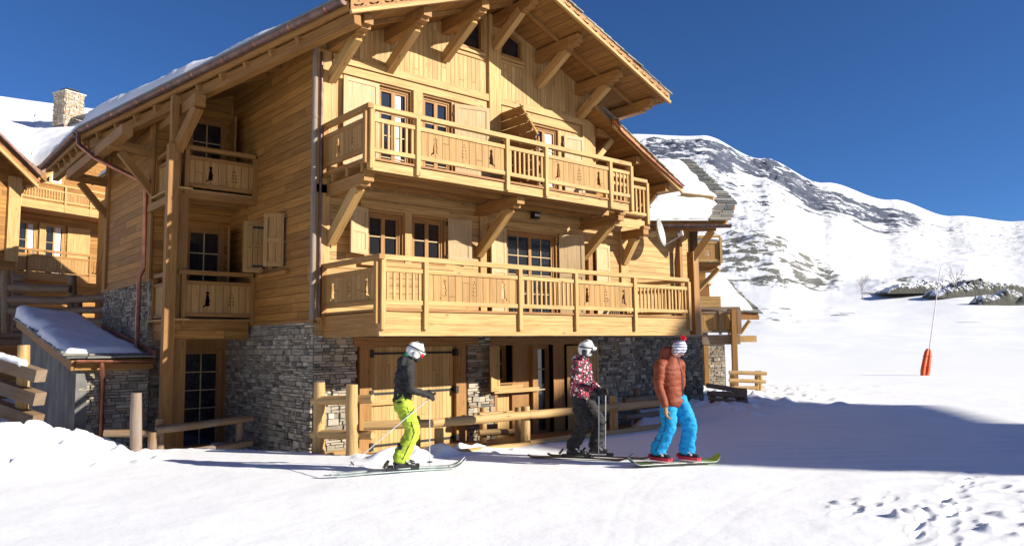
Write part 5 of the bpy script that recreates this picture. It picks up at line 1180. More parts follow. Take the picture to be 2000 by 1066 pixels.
for (x0, y0, x1, y1, r) in ((1380, 752, 1450, 763, .07), (1382, 768, 1456, 771, .075), (1382, 793, 1456, 790, .075), (1440, 766, 1458, 762, .08), (1440, 786, 1460, 783, .08), (1384, 778, 1440, 784, .05)): mb = MB(); log(mb, pf(x0, y0, 21.1), pf(x1, y1, 21.1), r); mb.build('rail', W['weathered'], t)

# ================================================================== unseen building added beyond the right edge, shaped to throw the long shadow
NB = thing('shadow_caster', (36, -30, 0), 'unseen building added outside the frame on the right, shaped to cast the blue shadow on the piste', 'building')
prof = [(30.8, -.3), (30.8, 18.5), (32.2, 19.9), (33.9, 21.0), (36, 21.4), (38, 22.4), (38.9, 23.3), (41.2, 24.2), (44.8, 24.7), (44.8, 21.4), (39.2, 19.9), (39.2, -.3)]
prof = [(x_, z_*.925 if z_ > 0 else z_) for x_, z_ in prof]
mb = MB(); mb.prism(prof, [], lambda a, b, c: V((a+.61*b, -28-b, c)), 4, gv=True); mb.build('wall', W['siding'], NB)
mb = MB(); top = prof[1:9]
mb.prism([(x_, z_+.002) for x_, z_ in top]+[(x_, z_+.2) for x_, z_ in reversed(top)], [], lambda a, b, c: V((a+.61*b, -27.9-b, c)), 4.2)
mb.build('roof', SLATE, NB)
for z in (1, 4.2, 7.4, 10.6, 13.8):
    for x in (31.5, 34, 36.5): window(NB, Frame((0, -27.99, 0), (1, 0, 0), (0, 1, 0)), x, x+1.2, z, z+1.4, leaves=2, depth=-.1)
# ================================================================== people
def cloth(name, c, c2=None, rough=.75, sc=18, bmp=.5, sheen=True):
    m, n, b = mat(name); L = n.links.new; tc = nd(n, 'ShaderNodeTexCoord').outputs['Object']
    f = nd(n, 'ShaderNodeTexNoise', ins={'Scale': sc, 'Detail': 4, 'Distortion': .8}); L(tc, f.inputs[0])
    w = nd(n, 'ShaderNodeTexNoise', ins={'Scale': 400., 'Detail': 2}); L(tc, w.inputs[0])
    L(mixc(n, ramp(n, f.outputs[0], [(.35, 0.), (.65, 1.)]), c, c2 or tuple(q*.82 for q in c)), b.inputs['Base Color'])
    b.inputs['Roughness'].default_value = rough; b.inputs['Specular IOR Level'].default_value = .25
    bump(n, b, mth(n, 'ADD', f.outputs[0], mth(n, 'MULTIPLY', w.outputs[0], .06)), bmp, .012); return m
def camo(name):
    m, n, b = mat(name); L = n.links.new; tc = nd(n, 'ShaderNodeTexCoord').outputs['Object']
    ds = nd(n, 'ShaderNodeTexNoise', ins={'Scale': 26., 'Detail': 2}); L(tc, ds.inputs[0])
    mx = nd(n, 'ShaderNodeMix', data_type='VECTOR'); mx.inputs[0].default_value = .045; L(tc, mx.inputs[4]); L(ds.outputs['Color'], mx.inputs[5])
    vo = nd(n, 'ShaderNodeTexVoronoi', ins={'Scale': 42.}); L(mx.outputs[1], vo.inputs[0]); s = nd(n, 'ShaderNodeSeparateColor'); L(vo.outputs['Color'], s.inputs[0])
    r = ramp(n, s.outputs[0], [(0, (.02, .018, .02)), (.33, (.05, .035, .04)), (.36, (.36, .012, .05)), (.55, (.50, .04, .10)), (.58, (.62, .60, .60)), (.68, (.55, .50, .50)), (.71, (.16, .03, .045)), (.84, (.60, .22, .20)), (.88, (.02, .02, .025))])
    r.node.color_ramp.interpolation = 'CONSTANT'
    L(r, b.inputs['Base Color']); b.inputs['Roughness'].default_value = .8; f = nd(n, 'ShaderNodeTexNoise', ins={'Scale': 12., 'Detail': 3}); L(tc, f.inputs[0]); bump(n, b, f.outputs[0], .5, .02); return m
def knit(name):
    m, n, b = mat(name); L = n.links.new; tc = nd(n, 'ShaderNodeTexCoord').outputs['Object']; s = nd(n, 'ShaderNodeSeparateXYZ'); L(tc, s.inputs[0])
    z = mth(n, 'MULTIPLY', s.outputs[2], 24.); fz = mth(n, 'FRACT', z); ch = nd(n, 'ShaderNodeTexVoronoi', ins={'Scale': 36.}); L(tc, ch.inputs[0])
    bl = mth(n, 'GREATER_THAN', fz, .68); c = mixc(n, bl, (.74, .75, .78), (.05, .09, .25)); rd = mth(n, 'MULTIPLY', mth(n, 'LESS_THAN', ch.outputs['Distance'], .33), mth(n, 'MULTIPLY', mth(n, 'GREATER_THAN', fz, .2), mth(n, 'LESS_THAN', fz, .6)))
    hi = mth(n, 'GREATER_THAN', s.outputs[2], .06); L(mixc(n, mth(n, 'MULTIPLY', rd, hi), c, (.55, .035, .03)), b.inputs['Base Color']); b.inputs['Roughness'].default_value = .9; return m
SKIN = cloth('skin', (.50, .27, .19), (.44, .22, .15), .5, 30, .1)
def loft(mb, rings, n=20, side=V((0, 1, 0)), quilt=None, sq=2.0):
    'rings: (centre, half width along side, half depth); closed at both ends with rounded caps'
    R = []; P0, a0, b0 = rings[0]; P1, a1, b1 = rings[-1]; d0 = (V(rings[1][0])-V(P0)).normalized(); d1 = (V(P1)-V(rings[-2][0])).normalized()
    m0, m1 = min(a0, b0), min(a1, b1)
    for k in (.95, .75, .4): R.append((V(P0)-d0*m0*.7*k, a0*sqrt(1-k*k), b0*sqrt(1-k*k)))
    # resample the middle
    pts = [(V(p), a, b) for p, a, b in rings]; mid = []
    for i in range(len(pts)-1):
        p, q = pts[i], pts[i+1]; pp = pts[i-1] if i else p; qq = pts[i+2] if i+2 < len(pts) else q; k = max(2, int((q[0]-p[0]).length/.018))
        cr = lambda x0, x1, x2, x3, t: x1+(x2-x0)*(.5*t)+(x0*2-x1*5+x2*4-x3)*(.5*t*t)+(x1*3-x0-x2*3+x3)*(.5*t**3)
        for j in range(k):
            t = j/k; mid.append((cr(pp[0], p[0], q[0], qq[0], t), cr(pp[1], p[1], q[1], qq[1], t), cr(pp[2], p[2], q[2], qq[2], t)))
    mid.append(pts[-1]); R += mid
    for k in (.4, .75, .95): R.append((V(P1)+d1*m1*.7*k, a1*sqrt(1-k*k), b1*sqrt(1-k*k)))
    vs = []; L = 0
    for i, (p, a, b) in enumerate(R):
        d = (R[min(i+1, len(R)-1)][0]-R[max(i-1, 0)][0]).normalized(); s = side-d*side.dot(d); s.normalize(); f = s.cross(d)
        if i: L += (p-R[i-1][0]).length
        q = 1
        if quilt: q = 1+quilt[1]*(abs(sin(pi*L/quilt[0]))**.6-.6)
        for k in range(n):
            t = 2*pi*k/n; c_, s_ = cos(t), sin(t); e = 2/sq; vs.append(p+s*(a*q*math.copysign(abs(c_)**e, c_))+f*(b*q*math.copysign(abs(s_)**e, s_)))
    fs = [(i*n+k, i*n+(k+1) % n, (i+1)*n+(k+1) % n, (i+1)*n+k) for i in range(len(R)-1) for k in range(n)]+[tuple(range(n-1, -1, -1)), tuple(range((len(R)-1)*n, len(R)*n))]
    mb.add(vs, fs, None, None, True)
def fuse(mb, name, m, parent, voxel=.011, smooth=2, wr=0, wsc=9, seed=0, loc=None):
    'joins the shapes into one continuous skin'
    o = mb.build(name+'_raw', m, parent, loc); md = o.modifiers.new('r', 'REMESH'); md.mode = 'VOXEL'; md.voxel_size = voxel; md.use_smooth_shade = True
    if smooth: s = o.modifiers.new('s', 'SMOOTH'); s.iterations = smooth; s.factor = .5
    dg = bpy.context.evaluated_depsgraph_get(); me = bpy.data.meshes.new_from_object(o.evaluated_get(dg))
    if wr:
        me.calc_loop_triangles(); nn = [v.normal.copy() for v in me.vertices]
        for v, q in zip(me.vertices, nn):
            p = v.co; w = noise.noise(V((p.x*wsc+seed, p.y*wsc, p.z*wsc*2.6)))+.7*noise.noise(V((p.x*wsc*2.3, p.y*wsc*2.3+seed, p.z*wsc*4.5))); v.co = p+q*(wr*(abs(w)**.8*math.copysign(1, w)))
    me.materials.clear(); me.materials.append(m); me.polygons.foreach_set('use_smooth', [True]*len(me.polygons)); me.update()
    n = bpy.data.objects.new(name, me); COL.objects.link(n); n.location = o.location; n.parent = parent; bpy.data.objects.remove(o); return n
class Body:
    def __init__(s, base, yaw): s.b = V(base); s.c, s.s = cos(yaw), sin(yaw)
    def __call__(s, x, y, z): return s.b+V((x*s.c-y*s.s, x*s.s+y*s.c, z))
    @property
    def side(s): return V((-s.s, s.c, 0))
    @property
    def fwd(s): return V((s.c, s.s, 0))
def glove(T, wrist, hand_dir, palm_n, curl, name, m, parent, right=True, size=1.0, grip=True):
    'palm, four fingers of unequal length and a thumb leaving the side of the palm'
    w = V(wrist); d = V(hand_dir).normalized(); n = V(palm_n); n = (n-d*n.dot(d)).normalized(); s = d.cross(n)*(1 if right else -1); mb = MB(); k = size
    loft(mb, [(w-d*.05*k, .040*k, .034*k), (w, .038*k, .03*k), (w+d*.045*k, .046*k, .024*k), (w+d*.09*k, .044*k, .02*k)], 14, side=s)
    for i, (off, L) in enumerate(((-.033, .072), (-.011, .080), (.011, .075), (.033, .060))):
        p = w+d*.088*k+s*(off*k); c = radians(curl[0]); a = d; ps = [p-a*.02]; 
        for j in range(3):
            ang = c*(j+1)*.85; dr = d*cos(ang)+n*sin(ang); p = p+dr*(L*k*(.44, .32, .26)[j]); ps.append(p)
        loft(mb, [(q, .0125*k, .0125*k) for q in ps[:-1]]+[(ps[-1], .0105*k, .0105*k)], 10, side=s)
    p = w+d*.03*k-s*.040*k; dr = (d*.75-s*.55+n*.35).normalized(); q = p+dr*.042*k; dr2 = (d*.8+n*.65+s*(.25 if grip else -.1)).normalized()
    loft(mb, [(p-dr*.015, .015*k, .015*k), (q, .0145*k, .0145*k), (q+dr2*.034*k, .012*k, .012*k)], 10, side=s)
    return fuse(mb, name, m, parent, .0075, 1)
def head(mb, c, fw, up, sd):
    'skull, jaw, nose, ears and neck as part of the body skin'
    loft(mb, [(c-up*.085+fw*.012, .052, .062), (c-up*.05+fw*.006, .066, .082), (c, .074, .092), (c+up*.055-fw*.004, .070, .09), (c+up*.095-fw*.006, .045, .062)], 20, side=sd)
    loft(mb, [(c+fw*.084+up*.02, .009, .008), (c+fw*.104-up*.012, .014, .013), (c+fw*.096-up*.024, .015, .01)], 10, side=sd)
    for s_ in (-1, 1): loft(mb, [(c+sd*.072*s_-up*.025, .008, .012), (c+sd*.078*s_+up*.02, .009, .016)], 8, side=sd)
    loft(mb, [(c+fw*.075-up*.062, .022, .012), (c+fw*.08-up*.07, .02, .01)], 8, side=sd)
def boot(T, ank, fw, sd, m1, m2, parent, name='boot', hard=True, up=V((0, 0, 1)), sole=None):
    a = V(ank); mb = MB(); z0 = a.z-.10
    loft(mb, [(V((a.x, a.y, z0+.035))-fw*.085, .045, .04), (V((a.x, a.y, z0+.045))+fw*.02, .05, .05), (V((a.x, a.y, z0+.04))+fw*.13, .052, .042), (V((a.x, a.y, z0+.032))+fw*.19, .045, .03)], 14, side=sd)
    loft(mb, [(V((a.x, a.y, z0+.05))-fw*.03, .055, .07), (a-fw*.015+up*.05, .054, .066), (a+fw*.02+up*.19, .058, .07)], 14, side=sd)
    b = fuse(mb, name, m1, parent, .009, 1)
    q = MB()
    for k in range(4):
        h = z0+(.075, .105, .17, .235)[k]; off = (.09, .055, .012, .03)[k]; cc = V((a.x, a.y, h))+fw*off; q.beam(cc-sd*.064, cc+sd*.064, .02, .014, up=fw); q.beam(cc-sd*.066, cc-sd*.066+fw*.03-V((0, 0, .01)), .022, .02)
    q.build('buckle', m2, b)
    if sole: q = MB(); q.beam(V((a.x, a.y, z0+.01))-fw*.12, V((a.x, a.y, z0+.01))+fw*.2, .11, .045); q.beam(V((a.x, a.y, z0+.07))-fw*.13, V((a.x, a.y, z0+.02))-fw*.15, .10, .02); q.build('binding', sole, b)
    return b
def helmet(T, c, fw, up, sd, m, name='helmet', vents=True, k=1.0, parent=None):
    mb = MB(); loft(mb, [(c-up*.035-fw*.02, .112*k, .132*k), (c+up*.03-fw*.008, .116*k, .14*k), (c+up*.09, .098*k, .12*k), (c+up*.125, .06*k, .075*k)], 26, side=sd)
    loft(mb, [(c-up*.09-fw*.05, .09*k, .065*k), (c-up*.04-fw*.045, .108*k, .09*k)], 20, side=sd)
    # cut the face opening by leaving the front low part open: visor lip
    loft(mb, [(c+up*.045+fw*.11-sd*.06, .02, .014), (c+up*.05+fw*.142, .03, .012), (c+up*.045+fw*.11+sd*.06, .02, .014)], 8, side=up)
    return fuse(mb, name, m, parent, .009, 2)
BLK = cloth('black_fabric', (.022, .021, .022), (.035, .033, .034), .8, 10); DGR = cloth('charcoal_fabric', (.035, .030, .028), (.022, .02, .019), .7, 9)
LIME = cloth('lime_fabric', (.38, .50, .05), (.33, .44, .035), .7, 9, .6); RUST = cloth('rust_fabric', (.235, .055, .024), (.20, .045, .019), .6, 7, .4); BLUE = cloth('bright_blue_fabric', (.010, .30, .62), (.008, .25, .54), .7, 9, .6)
GRN = cloth('green_fleece', (.02, .22, .10), None, .9); TAN = cloth('tan_leather', (.30, .20, .09), (.24, .155, .07), .7); WHT = plain('white_shell', (.78, .79, .76), .25); REDL = plain('red_lens', (.55, .02, .03), .15); BLP = plain('black_plastic', (.02, .02, .022), .35); SIL = plain('silver_plastic', (.55, .56, .57), .3, .3); REDP = plain('crimson_shell', (.62, .015, .05), .4)
GREEN_S = plain('helmet_green', (.35, .5, .12), .3)
def person(name, base, yaw, label, J, mats, opt):
    'J: joints in metres, forward / left / up'
    T = Body(base, yaw); P = thing('person', base, label, 'person', None); sd, fw = T.side, T.fwd
    j = {k: T(*v) for k, v in J.items()}; up = V((0, 0, 1))
    hp = radians(opt.get('head_pitch', 0)); hy = radians(opt.get('head_yaw', 0)); hf = (fw*cos(hy)+sd*sin(hy)); hs = (sd*cos(hy)-fw*sin(hy)); hd = (hf*cos(hp)-up*sin(hp)).normalized(); hu = hs.cross(hd)*-1
    if hu.z < 0: hu = -hu
    # the body itself: one continuous figure under the clothes
    b = MB(); head(b, j['head'], hd, hu, hs)
    loft(b, [(j['head']-up*.05-hd*.02, .05, .055), (j['neck'], .055, .058), (j['chest'], .12, .09), (j['waist'], .12, .085), (j['hip'], .13, .09)], 16, side=sd)
    for s in 'RL':
        loft(b, [(j['sh'+s], .045, .045), (j['el'+s], .036, .036), (j['wr'+s], .026, .026)], 10, side=sd if s == 'R' else -sd); loft(b, [(j['hp'+s], .07, .075), (j['kn'+s], .05, .055), (j['an'+s], .035, .04)], 10, side=sd)
        dd = (j['wr'+s]-j['el'+s]).normalized(); loft(b, [(j['wr'+s], .022, .02), (j['wr'+s]+dd*.07, .03, .014)], 8, side=sd)
    fuse(b, 'body', SKIN, P, .011, 1)
    # trousers
    t = MB(); g = opt.get('baggy', 1.)
    loft(t, [(j['hip']+up*.10, .155, .115), (j['hip'], .17, .13), (j['hip']-up*.08, .165, .125)], 24, side=sd)
    for s in 'RL':
        h, k, a = j['hp'+s], j['kn'+s], j['an'+s]; loft(t, [(h+up*.02, .095, .115), (h.lerp(k, .5), .088*g, .105*g), (k, .074*g, .092*g), (k.lerp(a, .5), .072*g, .090*g), (a+up*.06, .076*g, .098*g), (a+up*.015, .078*g, .10*g)], 20, side=sd)
    fuse(t, 'trousers', mats['pants'], P, .011, 2, wr=opt.get('wr', .012), wsc=7, seed=opt.get('seed', 1))
    for s in 'RL':
        o = -1 if s == 'R' else 1; z = MB(); h, k, a = j['hp'+s], j['kn'+s], j['an'+s]; z.tube([h+sd*(o*.088)+up*.02, h.lerp(k, .5)+sd*(o*.09*g), k+sd*(o*.076*g), k.lerp(a, .5)+sd*(o*.074*g), a+sd*(o*.078*g)+up*.03], .0055, 5); z.build('side_seam', BLK, P)
        z = MB(); q_ = h.lerp(k, .45)+sd*(o*.093*g); z.beam(q_-fw*.05, q_+fw*.05, .012, .13); z.build('pocket', mats['pants'], P)
    # jacket
    jk = MB(); q = opt.get('quilt'); w = opt.get('bulk', 1.)
    loft(jk, [(j['hem'], .175*w, .135*w), (j['waist'], .165*w, .128*w), (j['chest'], .185*w, .14*w), (j['chest'].lerp(j['neck'], .55), .165*w, .115*w), (j['neck'], .085, .085)], 30, side=sd, quilt=q)
    for s in 'RL':
        o = 1 if s == 'L' else -1; A = j['sh'+s]; loft(jk, [(A.lerp(j['chest'], .35)+up*.04, .07*w, .075*w), (A, .074*w, .078*w), (A.lerp(j['el'+s], .5), .066*w, .068*w), (j['el'+s], .058*w, .060*w), (j['el'+s].lerp(j['wr'+s], .6), .052*w, .053*w), (j['wr'+s], .044*w, .044*w)], 18, side=sd, quilt=q)
    loft(jk, [(j['neck']-up*.02-fw*.02, .10, .09), (j['neck']+up*.05-fw*.015, .088, .085)], 20, side=sd)
    if opt.get('hood'): loft(jk, [(j['neck']-fw*.13-up*.07, .10, .05), (j['neck']-fw*.12+up*.0, .11, .06), (j['neck']-fw*.085+up*.05, .09, .05)], 16, side=sd)
    if opt.get('bighood'): loft(jk, [(j['neck']-fw*.10-up*.05, .12, .08), (j['neck']-fw*.085+up*.07, .125, .085), (j['neck']-fw*.06+up*.15, .10, .07)], 18, side=sd)
    J_ = fuse(jk, 'jacket', mats['jacket'], P, .0105, 1 if q else 2, wr=opt.get('wrj', .010), wsc=7, seed=3+opt.get('seed', 1))
    if opt.get('zip'):
        z = MB(); pts = [j['neck']+fw*.085+up*.06, j['neck'].lerp(j['chest'], .5)+fw*.135, j['chest']+fw*.147*w, j['waist']+fw*.137*w, j['hem']+fw*.142*w]; z.tube([p+sd*opt['zip'] for p in pts], .007, 6); z.build('zip', BLP, J_)
        z = MB(); z.tube([j['waist']+fw*.122*w+sd*.10+up*.02, j['waist']+fw*.118*w+sd*.115-up*.12], .006, 5); z.build('pocket_seam', BLP, J_)
    if opt.get('collar'):
        c = MB(); loft(c, [(j['neck']-up*.0-fw*.03, .092, .095), (j['neck']+up*.065-fw*.02, .080, .085), (j['neck']+up*.10-fw*.03, .07, .07)], 18, side=sd); fuse(c, 'hood', opt['collar'], P, .010, 1, wr=.006)
    if opt.get('hat') == 'helmet':
        hc = j['head']; H = helmet(T, hc-hu*.008, hd, hu, hs, mats['helmet'], parent=P, k=.93)
        s_ = MB(); s_.tube([hc-hs*.124+hd*.115+hu*.045, hc-hs*.128+hd*.02+hu*.03, hc-hs*.118-hd*.07+hu*.02, hc-hd*.148+hu*.01, hc+hs*.118-hd*.07+hu*.02, hc+hs*.128+hd*.02+hu*.03, hc+hs*.124+hd*.115+hu*.045], .012, 6); s_.build('goggle_strap', opt.get('strap', BLP), H)
        v = MB()
        for a in (-.05, 0, .05): v.beam(hc+hu*.137+hs*a-hd*.05, hc+hu*.143+hs*a+hd*.01, .018, .012); v.beam(hc+hu*.100+hs*(a+.01*(a > 0))-hs*.0+hd*.10, hc+hu*.083+hs*a+hd*.125, .018, .012)
        v.build('vent', BLP, H)
        e = MB(); loft(e, [(hc-hs*.107-hu*.085+hd*.0, .035, .03), (hc-hs*.115-hu*.03-hd*.005, .045, .03)], 12, side=hd); loft(e, [(hc+hs*.107-hu*.085, .035, .03), (hc+hs*.115-hu*.03, .045, .03)], 12, side=hd); e.build('ear_pad', mats.get('ear', BLP), H)
        gm_ = MB(); loft(gm_, [(hc+hd*.098-hs*.062-hu*.005, .036, .022), (hc+hd*.122-hu*.008, .04, .022), (hc+hd*.098+hs*.062-hu*.005, .036, .022)], 14, side=hu); fuse(gm_, 'goggles', opt.get('lens', REDL), P, .007, 1)
        g2 = MB(); loft(g2, [(hc+hd*.09-hu*.055, .06, .04), (hc+hd*.075-hu*.10, .055, .045)], 14, side=hs)
        if opt.get('mask'): fuse(g2, 'neck_warmer', opt['mask'], P, .009, 1)
        c_ = MB(); c_.tube([hc-hs*.11-hu*.07, hc-hu*.125+hd*.06-hs*.03, hc-hu*.125+hd*.06+hs*.03, hc+hs*.11-hu*.07], .008, 6); c_.build('chin_strap', BLP, H)
    else:
        hc = j['head']; m_ = MB(); loft(m_, [(hc+hu*.012, .086, .106), (hc+hu*.06, .090, .108), (hc+hu*.11-hd*.01, .072, .084), (hc+hu*.145-hd*.02, .035, .04)], 22, side=hs)
        for s_ in (-1, 1): loft(m_, [(hc+hs*.078*s_-hu*.06+hd*.01, .02, .032), (hc+hs*.085*s_+hu*.02, .02, .05)], 12, side=hs)
        H = fuse(m_, 'beanie', mats['helmet'], P, .009, 1); p_ = MB(); pc = hc+hu*.185-hd*.03; R_ = random.Random(3)
        for k in range(70):
            u_ = V((R_.gauss(0, 1), R_.gauss(0, 1), R_.gauss(0, 1))).normalized(); p_.tube([pc, pc+u_*.05], [.008, .005], 5)
        p_.build('pompom', plain('red_wool', (.62, .02, .03), .95), H)
        e_ = MB()
        for s_ in (-1, 1): e_.tube([hc+hs*.03*s_+hd*.087+hu*.006, hc+hs*.03*s_+hd*.098+hu*.006], .011, 8)
        e_.build('eye', plain('eye_dark', (.05, .03, .02), .3), P)
    for s in 'RL':
        wv = j['wr'+s]; d = V(opt['hd'+s]) if 'hd'+s in opt else (wv-j['el'+s]); d = T.fwd*d.x+T.side*d.y+up*d.z if 'hd'+s in opt else d
        pn = opt.get('pn'+s, (0, 0, -1)); pn = T.fwd*pn[0]+T.side*pn[1]+up*pn[2]; glove(T, wv+d.normalized()*.025, d, pn, (opt.get('curl', 62),), 'glove', mats['glove'], P, s == 'R', 1.12, opt.get('grip', True))
    return P, T, j
up = V((0, 0, 1))
def ski(A, B, w, m, label, tipm=None, grp='skis worn by the two skiers', lift=.0, bt=None):
    A, B = V(A), V(B); d = (B-A); L = d.length; d.normalize(); s = d.cross(up).normalized(); t = thing('ski', (A+B)/2, label, 'ski', grp); n = 40; vs = []
    for i in range(n+1):
        u = i/n; wd = w*(.92-.22*sin(pi*min(1, max(0, (u-.06)/.84))))*(1 if .03 < u < .95 else (.55 if u > .95 else .8)); wd *= sqrt(max(.02, 1-max(0, (u-.93)/.07)**2)); z = .016+lift+(.115*max(0, (u-.88)/.12)**1.8)+(.03*max(0, (.05-u)/.05)**2)+.012*sin(pi*min(1, u/.85))
        c = A.lerp(B, u); c = V((c.x, c.y, c.z+z)); vs += [c-s*wd/2, c+s*wd/2, c+s*wd/2-up*.014, c-s*wd/2-up*.014]
    fs = [(i*4+k, i*4+(k+1) % 4, i*4+4+(k+1) % 4, i*4+4+k) for i in range(n) for k in range(4)]+[(3, 2, 1, 0), (n*4, n*4+1, n*4+2, n*4+3)]
    mb = MB(); mb.add(vs, fs); mb.build('ski_blade', m, t)
    if tipm: mb = MB(); c = [v+up*.002 for i in range(int(n*.80), n+1) for v in vs[i*4:i*4+2]]; mb.add(c, [(2*i, 2*i+1, 2*i+3, 2*i+2) for i in range(len(c)//2-1)]); mb.build('ski_tip', tipm, t)
    C_ = A.lerp(B, bt or .46); C_ = V((C_.x, C_.y, C_.z+.045+lift)); mb = MB(); mb.beam(C_+d*.16, C_+d*.27, .07, .06); mb.beam(C_-d*.20, C_-d*.12, .07, .055); mb.beam(C_-d*.24+up*.03, C_-d*.18+up*.10, .06, .03); mb.beam(C_-d*.2-up*.02, C_+d*.25-up*.02, .05, .02); mb.build('binding', BLP, t)
    return t
def pole(hand, tip, label, grp='ski poles', top=None):
    h, q = V(hand), V(tip); t = thing('ski_pole', h, label, 'ski pole', grp); d = (h-q).normalized(); mb = MB(); mb.tube([q, h], [.007, .009], 8); mb.build('shaft', SIL, t)
    mb = MB(); mb.tube([h-d*.06, h+d*.0, h+d*.075], [.014, .016, .019], 8); mb.build('grip', BLP, t)
    mb = MB(); s = d.cross(V((1, .2, 0))).normalized(); c = q+d*.06; mb.tube([c-d*.006, c+d*.006], [.045, .03], 12); mb.build('basket', BLP, t)
    mb = MB(); pts = [h+d*.07, h+d*.02+s*.05, h-d*.06+s*.05, h-d*.05]; mb.tube(pts, .006, 5); mb.build('strap', BLK, t); return t

# ---- first skier: black jacket, lime trousers
b1 = at(783, 918, 'Z', gz(6.1, 9.5)+.02); F1 = (at(905, 914, 'Z', 0)-at(650, 931, 'Z', 0)).normalized(); y1 = atan2(F1.y, F1.x)
y1b = y1+radians(2)
J1 = dict(anR=(-.02, -.11, .15), anL=(.02, .11, .15), knR=(.15, -.12, .55), knL=(.19, .12, .57), hpR=(.03, -.09, .95), hpL=(.03, .09, .95), hip=(.02, 0, .98), hem=(.02, 0, .99), waist=(.03, 0, 1.12), chest=(.05, 0, 1.34), neck=(.12, 0, 1.55), head=(.215, 0, 1.705),
          shR=(.06, -.19, 1.45), shL=(.08, .19, 1.45), elR=(.09, -.25, 1.17), elL=(.14, .22, 1.15), wrR=(.31, -.19, 1.075), wrL=(.36, .13, 1.08))
p1, T1, j1 = person('skier', b1, y1b, 'skier in black jacket and lime green trousers with white helmet, leaning on poles', J1, dict(pants=LIME, jacket=BLK, helmet=WHT, glove=BLK, ear=SIL),
    dict(hat='helmet', head_pitch=34, hood=True, collar=GRN, wr=.012, wrj=.012, baggy=1.10, seed=2, curl=70, mask=BLK, hdR=(1, .05, -.12), hdL=(1, -.05, -.1), pnR=(0, .5, -.8), pnL=(0, -.5, -.8)))
for a in ('anR', 'anL'): boot(T1, j1[a], T1.fwd, T1.side, BLP, SIL, p1)
hR = j1['wrR']+T1.fwd*.10-up*.02; hL = j1['wrL']+T1.fwd*.10-up*.02
pole(hL, T1(.47, .16, .01), 'upright ski pole planted in front of the lime green trousers'); pole(hR, T1(-.80, -.35, .16), 'ski pole trailing backwards across the lime green trousers')
SK1 = plain('pale_ski', (.42, .50, .50), .35, var=.3, scale=6)
for (sd_, lab, a0, a1) in ((-.11, 'pale grey ski nearest the camera under the skier in lime trousers', -1.02, .95), (.11, 'pale grey ski on the far side under the skier in lime trousers', -.95, 1.0)): ski(T1(a0, sd_, -.01), T1(a1, sd_, -.01), .115, SK1, lab, BLP if False else SIL, bt=.50)
# ---- second skier: red patterned jacket
b2 = at(1140, 893, 'Z', gz(8.9, 8.6)+.02); F2 = (at(1228, 901, 'Z', 0)-at(1055, 893, 'Z', 0)).normalized(); y2 = atan2(F2.y, F2.x)
y2b = y2+radians(4)
J2 = dict(anR=(-.14, -.10, .15), anL=(.17, .13, .15), knR=(.03, -.11, .54), knL=(.23, .12, .56), hpR=(-.06, -.09, .94), hpL=(-.03, .09, .95), hip=(-.06, 0, .97), hem=(-.05, 0, .96), waist=(-.05, 0, 1.10), chest=(-.02, 0, 1.32), neck=(.03, 0, 1.53), head=(.085, 0, 1.69),
          shR=(-.03, -.19, 1.44), shL=(.02, .19, 1.44), elR=(-.05, -.25, 1.16), elL=(.08, .22, 1.15), wrR=(.21, -.21, 1.06), wrL=(.25, .12, 1.05))
p2, T2, j2 = person('skier', b2, y2b, 'skier in red, white and black patterned jacket and dark trousers standing by the log fence', J2, dict(pants=DGR, jacket=camo('patterned_fabric'), helmet=WHT, glove=BLK),
    dict(hat='helmet', head_pitch=14, wr=.014, wrj=.012, baggy=1.16, seed=5, curl=72, strap=BLP, lens=BLP, bulk=1.12, mask=None, hood=True, hdR=(1, .1, -.15), hdL=(1, -.1, -.1), pnR=(0, .5, -.8), pnL=(0, -.5, -.8)))
for a in ('anR', 'anL'): boot(T2, j2[a], T2.fwd, T2.side, BLP, SIL, p2)
pole(j2['wrR']+T2.fwd*.10-up*.02, T2(.30, -.30, .02), 'ski pole planted in front of the dark trousers and patterned jacket'); pole(j2['wrL']+T2.fwd*.10-up*.02, T2(.30, .22, .02), 'ski pole on the far side of the skier in the patterned jacket')
SK2 = plain('dark_ski', (.03, .022, .022), .3, var=.4, scale=5); MAR = plain('maroon_tip', (.16, .04, .05), .35)
for (sd_, lab, a0, a1, bt) in ((-.10, 'black ski nearest the camera under the skier in the patterned jacket', -.88, .80, .45), (.13, 'black ski on the far side reaching towards the snowboarder', -.62, 1.12, .46)): ski(T2(a0, sd_, -.01), T2(a1, sd_, -.01), .12, SK2, lab, MAR, bt=bt)
# ---- snowboarder
b3 = at(1318, 905, 'Z', gz(9.4, 7.2)+.02); r2d = V((_r.x, _r.y, 0)).normalized(); f2d = V((_f.x, _f.y, 0)).normalized(); yb = atan2(r2d.y, r2d.x)
FD = (r2d*.80-f2d*.60).normalized(); y3 = atan2(FD.y, FD.x)
T3 = Body(b3, y3)
def loc3(rx, fy, z): w = r2d*rx+f2d*fy; return (w.dot(T3.fwd), w.dot(T3.side), z)      # across the picture / away from us
J3 = dict(anR=loc3(-.24, -.02, .17), anL=loc3(.19, .03, .17), knR=loc3(-.10, -.12, .56), knL=loc3(.22, -.05, .56), hpR=loc3(-.07, .0, .93), hpL=loc3(.09, .03, .93), hip=loc3(.01, .02, .96), hem=loc3(.0, .02, .90), waist=loc3(-.01, .02, 1.06), chest=loc3(-.02, .02, 1.32), neck=loc3(.0, -.01, 1.53), head=loc3(.085, -.06, 1.665),
          shR=loc3(-.195, -.10, 1.44), shL=loc3(.135, .14, 1.44), elR=loc3(-.235, -.15, 1.14), elL=loc3(.17, .22, 1.15), wrR=loc3(-.165, -.24, .86), wrL=loc3(.06, .20, .92))
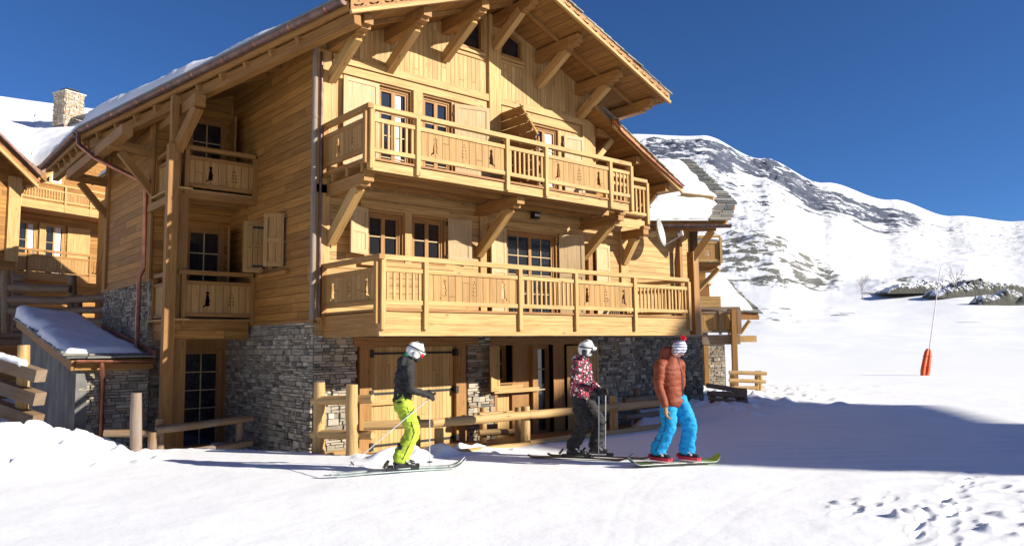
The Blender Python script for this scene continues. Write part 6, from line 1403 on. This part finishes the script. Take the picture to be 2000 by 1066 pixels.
p3, T3, j3 = person('snowboarder', b3, y3, 'snowboarder in rust down jacket and bright blue trousers with a red pompom beanie', J3, dict(pants=BLUE, jacket=RUST, helmet=knit('striped_knit'), glove=TAN),
    dict(hat='beanie', head_pitch=36, head_yaw=18, quilt=(.085, .055), bulk=1.20, wr=.012, wrj=.006, baggy=1.24, seed=9, zip=.02, bighood=True, curl=26, grip=False, hdR=loc3(.10, -.05, -1), hdL=loc3(0, 0, -1), pnR=(.6, .2, 0), pnL=(.5, 0, 0)))
for a, off in (('anR', 0), ('anL', 0)): boot(T3, j3[a], (r2d*.72-f2d*.69).normalized(), (r2d*.69+f2d*.72).normalized(), BLK, SIL, p3, sole=REDP)
sb = thing('snowboard', b3, 'snowboard with lime nose and tail under the person in blue trousers', 'snowboard'); mb = MB(); vs = []; n = 50; C3 = b3+V((0, 0, .03)); dd = (at(1395, 903, 'Z', 0)-at(1228, 911, 'Z', 0)).normalized(); ss_ = dd.cross(up).normalized()
for i in range(n+1):
    u = i/n*2-1; e = abs(u); wd = .145*(1-.10*(1-(e/.75)**2) if e < .75 else sqrt(max(0.0, 1-((e-.75)/.25)**2)*.98+.02)); z = .10*max(0, (e-.82)/.18)**1.7; c = C3+dd*(u*.72)+up*z; vs += [c-ss_*wd, c+ss_*wd, c+ss_*wd-up*.013, c-ss_*wd-up*.013]
mb.add(vs, [(i*4+k, i*4+(k+1) % 4, i*4+4+(k+1) % 4, i*4+4+k) for i in range(n) for k in range(4)]+[(3, 2, 1, 0), (n*4, n*4+1, n*4+2, n*4+3)]); mb.build('board', plain('board_top', (.55, .60, .52), .35, var=.2), sb)
LM = plain('lime_graphic', (.36, .55, .03), .4, var=.25, scale=14); DKG = plain('dark_green_graphic', (.03, .10, .02), .4, var=.6, scale=22)
for (i0_, i1_, m_) in ((0, 12, DKG), (41, n, LM)):
    q = MB(); c = [v+up*.002 for i in range(i0_, i1_+1) for v in vs[i*4:i*4+2]]; q.add(c, [(2*i, 2*i+1, 2*i+3, 2*i+2) for i in range(len(c)//2-1)]); q.build('board_graphic', m_, sb)
    q = MB(); c = [v-up*.002 for i in range(i0_, i1_+1) for v in vs[i*4+2:i*4+4]]; q.add(c, [(2*i, 2*i+1, 2*i+3, 2*i+2) for i in range(len(c)//2-1)]); q.build('board_graphic', m_, sb)
